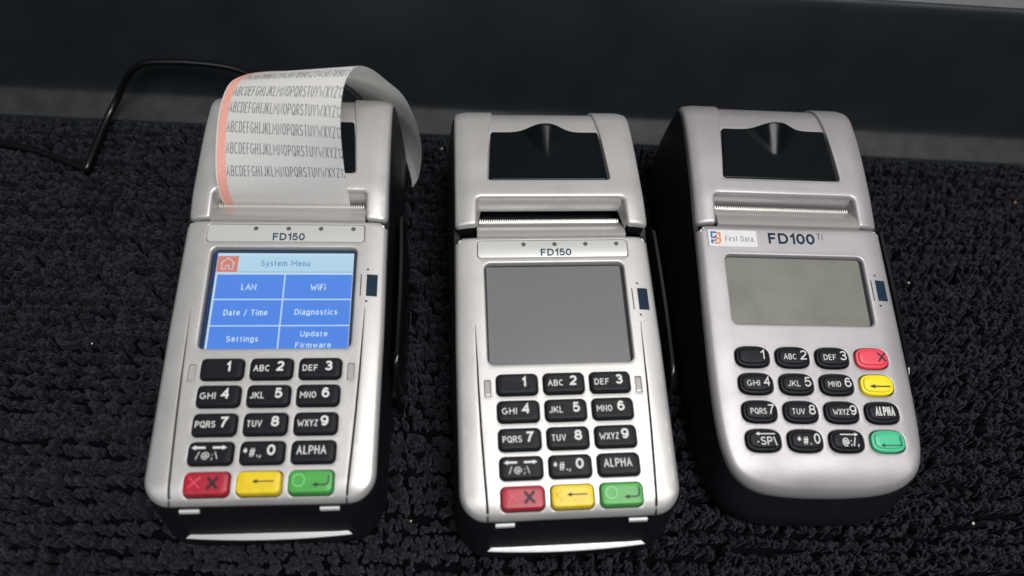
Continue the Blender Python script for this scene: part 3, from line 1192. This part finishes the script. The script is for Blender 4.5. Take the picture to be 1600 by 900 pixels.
    decal(mb, sc, zl, 0)
    s_ = mb.build('screen', E_NAVY if lit else SCR_OFF, root, smooth=False, label='lit blue menu screen' if lit else 'blank grey screen')
    if lit:
        mb = MB()
        decal(mb, rect(-28.1, 52.5, 29.0, 94.7), zl, .05)
        mb.build('menu_background', E_WHITE, s_, smooth=False)
        mb = MB()
        decal(mb, rect(-19.1, 86.1, 28.9, 93.4), zl, .09)
        mb.build('menu_header', E_HEAD, s_, smooth=False)
        mb = MB()
        decal(mb, rect(-27.9, 86.0, -19.3, 93.4), zl, .09)
        mb.build('home_button', E_HOME, s_, smooth=False)
        mb = MB()
        hx, hy = -23.6, 86.9

        def band(p, q, w=.16):
            p, q = np.array(p, float), np.array(q, float)
            d = (q - p) / np.linalg.norm(q - p)
            nn = np.array([-d[1], d[0]]) * w
            decal(mb, [p - nn, q - nn, q + nn, p + nn], zl, .13)
        for p, q in (((-2.9, 3.0), (0, 5.6)), ((0, 5.6), (2.9, 3.0)), ((-2.3, 3.3), (-2.3, .4)), ((2.3, 3.3), (2.3, .4)), ((-2.3, .4), (-.7, .4)), ((2.3, .4), (.7, .4)),
                     ((-.7, .4), (-.7, 2.2)), ((.7, .4), (.7, 2.2)), ((-.7, 2.2), (.7, 2.2)), ((-2.9, 3.0), (-2.3, 3.0)), ((2.9, 3.0), (2.3, 3.0))):
            band((hx + p[0], hy + p[1]), (hx + q[0], hy + q[1]))
        mb.build('home_icon', E_WHITE, s_, smooth=False)
        for x0, x1 in ((-27.2, .45), (1.0, 28.8)):
            for y0, y1 in ((74.05, 84.9), (62.6, 73.5), (52.5, 62.1)):
                mb = MB()
                decal(mb, rect(x0, y0, x1, y1), zl, .09)
                mb.build('menu_tile', E_TILE, s_, smooth=False)
        mb = MB()
        zt = lambda x, y: zl(x, y) + .14
        for s, x0, x1, yb, cap in (('LAN', -16.7, -10.6, 78.0, 2.6), ('WiFi', 11.7, 18.0, 77.9, 2.7), ('Date / Time', -22.5, -4.8, 66.8, 2.5),
                                   ('Diagnostics', 6.2, 23.6, 67.0, 2.5), ('Settings', -20, -7.3, 55.6, 2.4), ('Update', 9.3, 20.3, 57.7, 2.3), ('Firmware', 7.7, 22.1, 52.9, 2.3)):
            text(mb, s, x0, x1, yb, cap, zt, 0, .15)
        mb.build('menu_text', E_TXT, s_, smooth=False)
        mb = MB()
        text(mb, 'System Menu', -9.8, 10.7, 88.7, 2.6, zt, 0, .14)
        decal(mb, rect(-19.1, 85.95, 28.9, 86.15), zl, .11)
        mb.build('header_text', E_HTXT, s_, smooth=False)

    # keypad
    for r_, row in enumerate(KEYS150):
        for c, (nm, lg, lab) in enumerate(row):
            cx, cy = (c - 1) * 19, ROWS[r_]
            make_key(root, rrect(cx, cy, 16.4, 8.3, 2.0, 2.0, 5), zm, RUBBER, lg(cx, cy), lab, INKW)
    cy = ROWS[3]

    def lg_sym(mb, zf, cx=-19):
        arrow(mb, zf, cx - 6.8, cx - 1.6, cy + 1.75, .85, 1.7, .38)
        arrow(mb, zf, cx + 6.2, cx + 1.0, cy + 1.75, .85, 1.7, .38)
        text(mb, '/@;\\', cx - 4.9, cx + 3.1, cy - 2.3, 2.5, zf, 0, .11)
    make_key(root, rrect(-19, cy, 16.4, 8.3, 2.0, 2.0, 5), zm, RUBBER, lg_sym, 'black key marked with two arrows and symbols', INKW)

    def lg_zero(mb, zf):
        text(mb, '*#.,', -6.8, -.1, cy - 1.8, 3.1, zf, 0, .12)
        text(mb, '0', 2.0, 5.1, cy - 1.35, 3.9, zf, 0, .2)
    make_key(root, rrect(0, cy, 16.4, 8.3, 2.0, 2.0, 5), zm, RUBBER, lg_zero, 'black key marked 0', INKW)

    def lg_alpha(mb, zf):
        text(mb, 'ALPHA', 19 - 6.0, 19 + 5.0, cy - 1.2, 3.1, zf, 0, .135)
    make_key(root, rrect(19, cy, 16.4, 8.3, 2.0, 2.0, 5), zm, RUBBER, lg_alpha, 'black key marked ALPHA', INKW)

    def colour_key(cx, m, legend, lab, emb):
        loop = rrect(cx, 0, 16.4, 8.3, 2.0, 2.0, 5)
        k = make_key(root, loop, zm, m, legend, lab, INKB, h=1.5, dish=.05)
        mb = MB()
        emb(mb, cx)
        mb.build('raised_symbol', EMB[m.name], k)

    def bar3(mb, p, q, w=.34, h=1.95, b=1.3):
        p, q = np.array(p, float), np.array(q, float)
        d = (q - p) / np.linalg.norm(q - p)
        nn = np.array([-d[1], d[0]]) * w
        slab(mb, rpoly([p - nn, q - nn, q + nn, p + nn], .15, 5, 2), zm, h, .15, base=b)

    def e_x(mb, cx):
        bar3(mb, (cx - 6.2, -1.7), (cx - 2.0, 2.2))
        bar3(mb, (cx - 6.2, 2.2), (cx - 2.0, -1.7), h=1.92)

    def e_l(mb, cx):
        bar3(mb, (cx - 6.0, .2), (cx - 3.9, 2.2))
        bar3(mb, (cx - 6.0, .2), (cx - 3.9, -1.8), h=1.92)

    def e_o(mb, cx):
        V, F, n = [], [], 32
        for i in range(n):
            t = 2 * math.pi * i / n
            for rr, h in ((2.55, 1.3), (2.4, 1.95), (1.9, 1.95), (1.8, 1.3)):
                x, y = cx - 4.3 + rr * math.cos(t), .3 + rr * math.sin(t)
                V.append((x, y, zm(x, y) + h))
        for i in range(n):
            for j in range(3):
                F.append((i * 4 + j, i * 4 + j + 1, ((i + 1) % n) * 4 + j + 1, ((i + 1) % n) * 4 + j))
        mb.add(V, F)

    def lx(mb, zf):
        text(mb, 'X', -19 + .5, -19 + 4.4, -2.1, 4.2, zf, 0, .26)

    def ly(mb, zf):
        arrow(mb, zf, -2.4, 5.6, .3, .8, 2.0, .22)

    def lg_(mb, zf):
        arrow(mb, zf, 19 + .6, 19 + 5.6, -1.3, .85, 2.0, .26)
        decal(mb, [(19 + 5.6, -1.56), (19 + 6.5, -1.2), (19 + 6.9, -.3), (19 + 6.9, 2.2), (19 + 6.35, 2.2), (19 + 6.35, -.1), (19 + 6.1, -.7), (19 + 5.6, -1.04)], zf, 0)
    colour_key(-19, RED, lx, 'red key with a cross', e_x)
    colour_key(0, YEL, ly, 'yellow key with an arrow', e_l)
    colour_key(19, GRN, lg_, 'green key with an enter arrow', e_o)
    mb = MB()     # locating pip on the 5 key
    slab(mb, [(-1.2 + .4 * math.cos(t), ROWS[1] + 1.0 + .4 * math.sin(t)) for t in np.linspace(0, 6.28, 12, endpoint=False)], zm, 1.95, .15, base=1.3)
    mb.build('key_pip', RUBBER, root)

    # front: two silver tabs and the card slot lip
    def fy(z):
        return float(np.interp(z, [0, 1.6, 5.2, 9.7, 16, 24, 30, 32], [-14.6, -14.9, -14.1, -12.7, -11.3, -9.3, -7.8, -7.1]))
    for s in (-1, 1):
        x = s * 25.7
        zb_, zt_ = 27.9, 29.1
        V = []
        for dx in (-3.6, 3.6):
            V += [(x + dx, fy(zb_) + 1.5, zb_), (x + dx, fy(zb_) - .35, zb_), (x + dx, fy(zt_) - .3, zt_), (x + dx, fy(zt_) + 2, zt_)]
        mb = MB()
        mb.add(V, [(0, 1, 2, 3), (7, 6, 5, 4), (0, 4, 5, 1), (1, 5, 6, 2), (2, 6, 7, 3), (3, 7, 4, 0)])
        mb.build('front_tab', TABM, root, smooth=False)
    V, F, n = [], [], 25
    for i in range(n):
        u = -1 + 2 * i / (n - 1)
        xb, xf = 29.8 * u, 32.0 * u
        bow = 1.35 * (1 - u * u)
        V += [(xb, -9 - bow, 10.6), (xb, -11.7 - bow, 10.5), (xf, -13.3 - bow, 9.8), (xf, -13.4 - bow, 9.2), (xb, -10 - bow, 8.9)]
    m = 5
    F = [(i * m + j, i * m + (j + 1) % m, (i + 1) * m + (j + 1) % m, (i + 1) * m + j) for i in range(n - 1) for j in range(m)]
    F += [tuple(range(m)), tuple(range((n - 1) * m, n * m))]
    mb = MB()
    mb.add(V, F)
    mb.build('card_slot_lip', CHROME, root, angle=30)

    rail(root, zm, 40, 123)
    cutter(root, zm, 109.0, 119.0, 51.0, 33.1)
    cover_parts(root, SILVER, cz, (110.2, 123.1, 133.1, 160.4, 185.4), lid, 42.7, (27.3, 25.4, 23.4), 16, 33.3)
    return root


termA = terminal_150('A', 'silver card terminal with a lit blue menu screen and paper curling out', 0.0, True)
termB = terminal_150('B', 'silver card terminal with a blank grey screen and lid slightly ajar', 4.88, False)


def terminal_100(key, label):
    tx, ty, a = DEV[key]
    root = thing('card_terminal', label, 'card terminal', (tx * MM, ty * MM, 0), a, 'card terminals standing on the carpet')
    cz0 = interp([90, 97, 104, 111.6, 120.5, 135, 148, 156], [51.6, 53.2, 55.1, 57.2, 59.2, 62.1, 63.8, 64.2])

    def cz(y):
        if y <= 155.5:
            return cz0(y)
        return cz0(155.5) - 16.2 + math.sqrt(max(4., 16.2 ** 2 - (y - 155.5) ** 2))
    half = [(0, -20.1), (11, -19.9), (21, -19.2), (28.5, -17.9), (34.6, -15.2), (39.4, -10.3), (42.3, -2.0), (43.6, 10), (44.1, 27), (44.1, 45), (43.9, 70)]
    hc = catmull(half, 5)

    def outl(y_end, rc, step):
        right = [tuple(p) for p in hc] + [(43.6, y_end)]
        left = [(-x, y) for x, y in right[::-1]][:-1]
        pts = right + left
        rad = [0] * len(pts)
        rad[len(right) - 1] = rc
        rad[len(right)] = rc
        return rpoly(pts, rad, step, 8)
    full = outl(173, 11, 3.0)

    def topf(x, y):
        f, c = zn(x, y) - 3.9, max(44., cz(y) - 3.6)
        k = sstep(87, 103, y)
        return f * (1 - k) + c * k - .0007 * max(0, -1 - y) ** 3
    body_shell(root, full, topf, [(0, -1.2, 4.2), (.05, .2, 5.0), (.18, 1.6, 5.2), (.4, 2.4, 4.0), (.62, 2.2, 2.4), (.82, 1.3, 1.0), (.95, .5, .3), (1, .15, 0)], 99)

    def zs(x, y):
        e = max(0., abs(x) - 34)
        return zn(x, y) - .014 * e * e - .0007 * max(0, -1 - y) ** 3
    out = outl(95.9, 1.2, 1.6)
    KX = [.6245 + (c - 1.5) * 17.5445 for c in range(4)]
    KY = [34.534, 23.129, 11.586, 0]
    holes = [(superell(x, y, 15.2, 9.4, 3.0, 44), .45, 1.4) for x in KX for y in KY]
    scr = rpoly([(-31.9, 49.6), (31.9, 49.6), (31.9, 81.2), (-31.9, 81.2)], 2.4, 2.0)
    holes.append((scr, 1.0, 2.2))
    mb = MB()
    plate(mb, out, zs, holes, r=2.8, drop=1.3, grid=1.5, nseg=7)
    mb.build('front_shell', SILVER_PINK, root, angle=40)
    mb = MB()
    decal(mb, rpoly([(-37, -8), (37, -8), (37, 88), (-37, 88)], 1, 5), zn, -2.9, 6)
    mb.build('inner_tray', SEAM, root)
    # label and lettering
    lab = rrect(-27.75, 88.75, 22.6, 7.9, .3, 3, 3)
    mb = MB()
    slab(mb, lab, zn, .14, .04, base=-.05)
    lb = mb.build('maker_label', LABEL, root, angle=20)
    mb = MB()
    text(mb, 'First Data.', -31.2, -17.6, 87.3, 2.6, zn, .2, .11)
    mb.build('label_lettering', GREYINK, lb, smooth=False)
    zq = lambda x, y: zn(x, y) + .2
    mb = MB()      # interlocked emblem, blue half
    for x0, y0, x1, y1 in ((-37.9, 91.0, -35.0, 91.9), (-37.9, 88.6, -37.0, 91.1), (-37.1, 88.6, -35.2, 89.4), (-37.9, 86.0, -37.0, 87.9), (-35.9, 89.3, -35.1, 90.2), (-37.0, 87.1, -36.0, 87.9)):
        decal(mb, rect(x0, y0, x1, y1), zq, 0)
    mb.build('emblem', BLUEP, lb, smooth=False)
    mb = MB()
    for x0, y0, x1, y1 in ((-34.1, 89.4, -33.2, 91.6), (-35.0, 88.2, -33.2, 89.0), (-35.9, 87.2, -35.0, 88.9), (-36.4, 85.9, -34.0, 86.7), (-34.1, 86.6, -33.2, 88.3), (-34.9, 90.5, -34.0, 91.4)):
        decal(mb, rect(x0, y0, x1, y1), zq, .02)
    mb.build('emblem', ORANGE, lb, smooth=False)
    mb = MB()
    text(mb, 'FD100', -11.0, 10.8, 86.75, 5.2, zn, .08, .2)
    text(mb, 'Ti', 11.9, 14.7, 89.2, 3.0, zn, .08, .1)
    mb.build('model_lettering', NAVY, root, smooth=False)
    card_mark(root, zs, 35.75, 40.4, 33.9, 60.8, 70.35)
    # screen
    zl = lambda x, y: zn(x, y) - 1.9
    mb = MB()
    slab(mb, rpoly([(-32.4, 49.0), (32.4, 49.0), (32.4, 81.8), (-32.4, 81.8)], 2.0, 3), zl, -.25, .05, base=-1)
    mb.build('screen_gasket', SEAM, root)
    mb = MB()
    decal(mb, rpoly([(-31.5, 49.9), (30.8, 49.9), (30.8, 80.7), (-31.5, 80.7)], 1.6, 3), zl, 0)
    mb.build('screen', SCR_LCD, root, smooth=False, label='blank grey green display')

    def key(c, r_, m, legend, lab, ink=INKW):
        make_key(root, superell(KX[c], KY[r_], 14.3, 8.6, 3.0, 44), zn, m, (lambda mb, zf: legend(mb, zf, KX[c], KY[r_])), lab, ink, tier=True)

    def dig(letters, d, lx0=-4.2, lx1=1.1):
        def fn(mb, zf, cx, cy):
            if letters:
                text(mb, letters, cx + lx0, cx + lx1, cy - 1.45, 2.35, zf, 0, .125)
            text(mb, d, cx + 3.0, cx + (4.9 if d == '1' else 5.8), cy - 1.45, 3.9, zf, 0, .125)
        return fn
    T = [('', '1'), ('ABC', '2'), ('DEF', '3'), ('GHI', '4'), ('JKL', '5'), ('MNO', '6'), ('PQRS', '7'), ('TUV', '8'), ('WXYZ', '9')]
    for i, (lt, d) in enumerate(T):
        w = (-4.3, 2.5) if len(lt) == 4 else (-4.3, 1.2)
        key(i % 3, i // 3, RUBBER, dig(lt, d, *w), 'black key marked ' + (lt + ' ' + d).strip())

    def l1(mb, zf, cx, cy):
        arrow(mb, zf, cx - 3.6, cx + 4.6, cy + 2.2, .7, 1.6, .2)
        text(mb, '-SP\\', cx - 3.4, cx + 5.0, cy - 2.2, 3.2, zf, 0)

    def l2(mb, zf, cx, cy):
        text(mb, '*#.', cx - 3.9, cx + 1.9, cy - 1.9, 3.0, zf, 0)
        text(mb, '0', cx + 3.2, cx + 5.8, cy - 1.6, 4.1, zf, 0)

    def l3(mb, zf, cx, cy):
        arrow(mb, zf, cx + 4.6, cx - 3.2, cy + 2.2, .7, 1.6, .2)
        text(mb, '@:/,', cx - 2.6, cx + 4.4, cy - 2.2, 3.2, zf, 0)

    def l4(mb, zf, cx, cy):
        text(mb, 'ALPHA', cx - 3.6, cx + 4.8, cy - 1.6, 3.6, zf, 0, .15)

    def lxx(mb, zf, cx, cy):
        text(mb, 'X', cx + 2.3, cx + 5.7, cy - 1.7, 3.7, zf, 0, .22)

    def laa(mb, zf, cx, cy):
        arrow(mb, zf, cx - 4.0, cx + 5.2, cy - 1.0, .9, 2.6, .3)

    def lee(mb, zf, cx, cy):
        arrow(mb, zf, cx - 4.0, cx + 4.6, cy - 2.0, .75, 1.7, .22)
        decal(mb, rect(cx + 4.6, cy - 2.22, cx + 5.05, cy + 1.8), zf, 0)
    key(0, 3, RUBBER, l1, 'black key marked with a left arrow')
    key(1, 3, RUBBER, l2, 'black key marked 0')
    key(2, 3, RUBBER, l3, 'black key marked with a right arrow')
    key(3, 0, RED2, lxx, 'coral red key with a cross', INKB)
    key(3, 1, YEL2, laa, 'lemon yellow key with an arrow', INKB)
    key(3, 2, RUBBER, l4, 'black key marked ALPHA')
    key(3, 3, GRN2, lee, 'mint green key with an enter arrow', INKB)
    for sg in (-1, 1):
        pts = []
        for i in range(16):
            u = i / 15
            y = 103 + 50 * u
            z = 46.5 - 14 * u ** .8
            t = z / topf(40, y)
            o = float(np.interp(t, [0, .05, .18, .4, .62, .82, .95, 1], [-1.2, .2, 1.6, 2.4, 2.2, 1.3, .5, .15]))
            pts.append((sg * (43.7 + o + sstep(77, 111, y) * (1 - t ** 5) * 1.2), y, z))
        mb = MB()
        tube(mb, pts, .28, 6)
        mb.build('side_seam', RAILM, root)
    rail(root, zn, 22, 106, 46.6, 48.8, 6.0)
    cutter(root, zn, 95.7, 107.4, 50.0, 33.7)
    cover_parts(root, SILVER_PINK, cz, (97.0, 111.6, 120.5, 147.7, 172.6), 0.0, 43.4, (27.8, 25.7, 23.8), 16, 33.9)
    return root


termC = terminal_100('C', 'mauve silver card terminal with a greenish display and four key columns')

# ------------------------------------------------------------------ receipt paper
a = DEV['A']
Ledge = [(-30.3, 120.9, 46), (-30.3, 120.4, 52), (-30.3, 121.2, 59.5), (-30.1, 125.4, 66.6), (-29.6, 133.5, 73.6), (-29, 143.1, 79.1), (-27.8, 152.7, 82.9), (-25.2, 160.8, 85.0), (-21.0, 168, 83.2), (-17, 177, 77.5), (-10, 187, 70), (-1, 196.5, 61), (9, 203.5, 51), (17, 207, 40), (21.5, 206.5, 29), (22, 205, 21)]
Redge = [(25.3, 120.9, 46), (25.3, 120.2, 51.5), (25.3, 121.0, 60), (25.3, 122.6, 69.5), (25.4, 125.1, 79.7), (25.8, 129, 90.3), (26.6, 135.5, 98.0), (28.3, 143.8, 102.5), (31.5, 153, 101.8), (35.8, 161.5, 94), (41, 168.5, 82), (48.6, 171.5, 69), (53.9, 169, 52), (55.2, 165.5, 38), (53.2, 160, 26.5), (49.8, 158.5, 20)]
LC, RC = np.array(catmull(Ledge, 8)), np.array(catmull(Redge, 8))
NT = len(LC)
mid = (LC + RC) / 2
arc = np.concatenate([[0], np.cumsum(np.linalg.norm(np.diff(mid, axis=0), axis=1))])


def paper(s, w):
    """point on the sheet at arc length s and fraction w across"""
    s = max(0, min(arc[-1] - 1e-6, s))
    i = int(np.searchsorted(arc, s, 'right')) - 1
    i = max(0, min(i, NT - 2))
    t = (s - arc[i]) / (arc[i + 1] - arc[i])
    L = LC[i] + (LC[i + 1] - LC[i]) * t
    Rr = RC[i] + (RC[i + 1] - RC[i]) * t
    p = L + (Rr - L) * w
    k = (i + t) / (NT - 1)
    bl = sstep(.62, .88, k)
    p = p + np.array([.7, .72, .25]) * 4 * w * (1 - w) * bl * 7
    front = sstep(.05, .2, k) * (1 - sstep(.45, .6, k))
    return p + np.array([0, -.4, .6]) * 4 * w * (1 - w) * front * 1.2


def pnorm(s, w):
    e = .2
    du = paper(s + e, w) - paper(s - e, w)
    dw = paper(s, w + .01) - paper(s, w - .01)
    n_ = np.cross(dw, du)
    return n_ / np.linalg.norm(n_)


def sheet(mb, w0, w1, s0, s1, off, ns, nw, thick=0):
    V, F = [], []
    for i in range(ns + 1):
        s = s0 + (s1 - s0) * i / ns
        for j in range(nw + 1):
            w = w0 + (w1 - w0) * j / nw
            V.append(paper(s, w) + pnorm(s, w) * off)
    m = nw + 1
    F = [(i * m + j, i * m + j + 1, (i + 1) * m + j + 1, (i + 1) * m + j) for i in range(ns) for j in range(nw)]
    if thick:
        n0 = len(V)
        for i in range(ns + 1):
            s = s0 + (s1 - s0) * i / ns
            for j in range(nw + 1):
                w = w0 + (w1 - w0) * j / nw
                V.append(paper(s, w) + pnorm(s, w) * (off - thick))
        F += [tuple(n0 + k for k in q[::-1]) for q in F]
        for i in range(ns):
            F.append((i * m, (i + 1) * m, n0 + (i + 1) * m, n0 + i * m))
            F.append((i * m + nw, n0 + i * m + nw, n0 + (i + 1) * m + nw, (i + 1) * m + nw))
        for j in range(nw):
            F.append((j, n0 + j, n0 + j + 1, j + 1))
            F.append((ns * m + j, ns * m + j + 1, n0 + ns * m + j + 1, n0 + ns * m + j))
    mb.add(V, F)
    return mb


rec = thing('receipt', 'white printed receipt curling out of the lit terminal', 'receipt', (a[0] * MM, a[1] * MM, 0), a[2])
SMAX = arc[-1]
mb = MB()
sheet(mb, 0, 1, 0, SMAX, 0, 150, 24)
mb.build('paper_strip', PAPER, rec, recalc=False)
mb = MB()
sheet(mb, .012, .082, 4, SMAX - 1, .05, 120, 2)
mb.build('red_stripe', PINK, rec, recalc=False)


def paper_text(s, x0, x1, s_base, cap):
    v, f = line_mesh(s, 0, 57 * (x1 - x0), 0, cap, .065)
    H = cap
    bm = bmesh.new()
    a_, b_ = v[:, 0].min(), v[:, 0].max()
    vs_ = [bm.verts.new(((x - a_) / (b_ - a_), y / H, 0)) for x, y in v]
    for q in f:
        try:
            bm.faces.new([vs_[i] for i in q])
        except ValueError:
            pass
    for yy in np.arange(-.2, 1.05, .2):
        bmesh.ops.bisect_plane(bm, geom=bm.verts[:] + bm.edges[:] + bm.faces[:], plane_co=(0, yy, 0), plane_no=(0, 1, 0))
    lim = (.9985 - x0) / (x1 - x0)
    if lim < 1:
        bmesh.ops.bisect_plane(bm, geom=bm.verts[:] + bm.edges[:] + bm.faces[:], plane_co=(lim, 0, 0), plane_no=(1, 0, 0), clear_outer=True)
    bm.verts.index_update()
    V = []
    for q in bm.verts:
        w = x0 + q.co.x * (x1 - x0)
        s1 = s_base + q.co.y * cap
        V.append(paper(s1, w) + pnorm(s1, w) * .09)
    F = [tuple(x.index for x in fc.verts) for fc in bm.faces]
    bm.free()
    mb_ = MB()
    mb_.add(V, F)
    return mb_.build('printed_line', THERMAL, rec, smooth=False, recalc=False)


ROW_S = [21.1, 30.5, 39.2, 47.5, 55.1]
for s0 in ROW_S:
    paper_text('ABCDEFGH|JKLMNOPQRSTUVWXYZ12', .085, 1.012, s0, 4.6)
paper_text('34567890123456789012345678901', .10, .985, 64.3, 4.6)

# ------------------------------------------------------------------ power cable
CAB = mat('black_cable_jacket', (0.004, 0.004, 0.005), 0.28)
pts = [(-330, 236, 2.4), (-300, 241.5, 2.4), (-275, 240, 2.4), (-255, 235.5, 2.3), (-243, 232, 2.2), (-238, 230.5, 2.3)]
tail = [(-236.5, 232.5, 5), wpt(66, -9, 9), wpt(71.5, 2, 15.5), wpt(80, 6, 27), wpt(88, 7, 34.5), wpt(97, 7.5, 37.5), wpt(118, 7.5, 38.8), wpt(140, 6, 38), wpt(153, 1, 35.5), wpt(163, -8, 30), wpt(172, -18, 24), wpt(180, -32, 20)]
mb = MB()
tube(mb, catmull(pts + tail, 8), 1.9, 14)
tag(mb.build('power_cable', CAB), 'black power cable looping up behind the lit terminal', 'cable')

# ------------------------------------------------------------------ lint and crumbs on the carpet
CRUMB = mat('pale_crumb', (0.62, 0.55, 0.45), 0.8)
CRUMB2 = mat('brown_crumb', (0.35, 0.17, 0.08), 0.8)

for i, (x, y, z, r_, m, lab) in enumerate([
        (212.5, 94.6, 1.6, .75, CRUMB, 'pale crumb on the carpet in front of the four column terminal'),
        (290.5, 290.1, 1.5, 1.0, CRUMB2, 'brown crumb on the carpet at the far right below the skirting'),
        (211.9, 221.2, 1.6, .75, CRUMB, 'pale crumb beside the swipe rail of the mauve terminal'),
        (-50.6, 278.0, 1.5, .7, CRUMB, 'pale speck on the carpet behind, between lit and blank terminals'),
        (-30.2, 67.3, 1.6, .5, CRUMB, 'small speck on the carpet at the front between lit and blank terminals'),
        (-190.9, 129.3, 1.6, .45, CRUMB, 'tiny speck on the carpet left of the lit terminal')]):
    bm = bmesh.new()
    bmesh.ops.create_icosphere(bm, subdivisions=2, radius=r_ * 0.85 * MM)
    for v in bm.verts:
        v.co *= 1 + .35 * math.sin(v.co.x * 2900 + i) * math.cos(v.co.y * 2300 + 2 * i)
        v.co.z *= .6
    me = bpy.data.meshes.new('crumb')
    bm.to_mesh(me)
    bm.free()
    me.materials.append(m)
    o = bpy.data.objects.new('crumb', me)
    COL.objects.link(o)
    o.location = (x * MM, y * MM, z * MM)
    o.rotation_euler = (.3, .2, i)
    tag(o, lab, 'crumb', 'crumbs on the carpet')
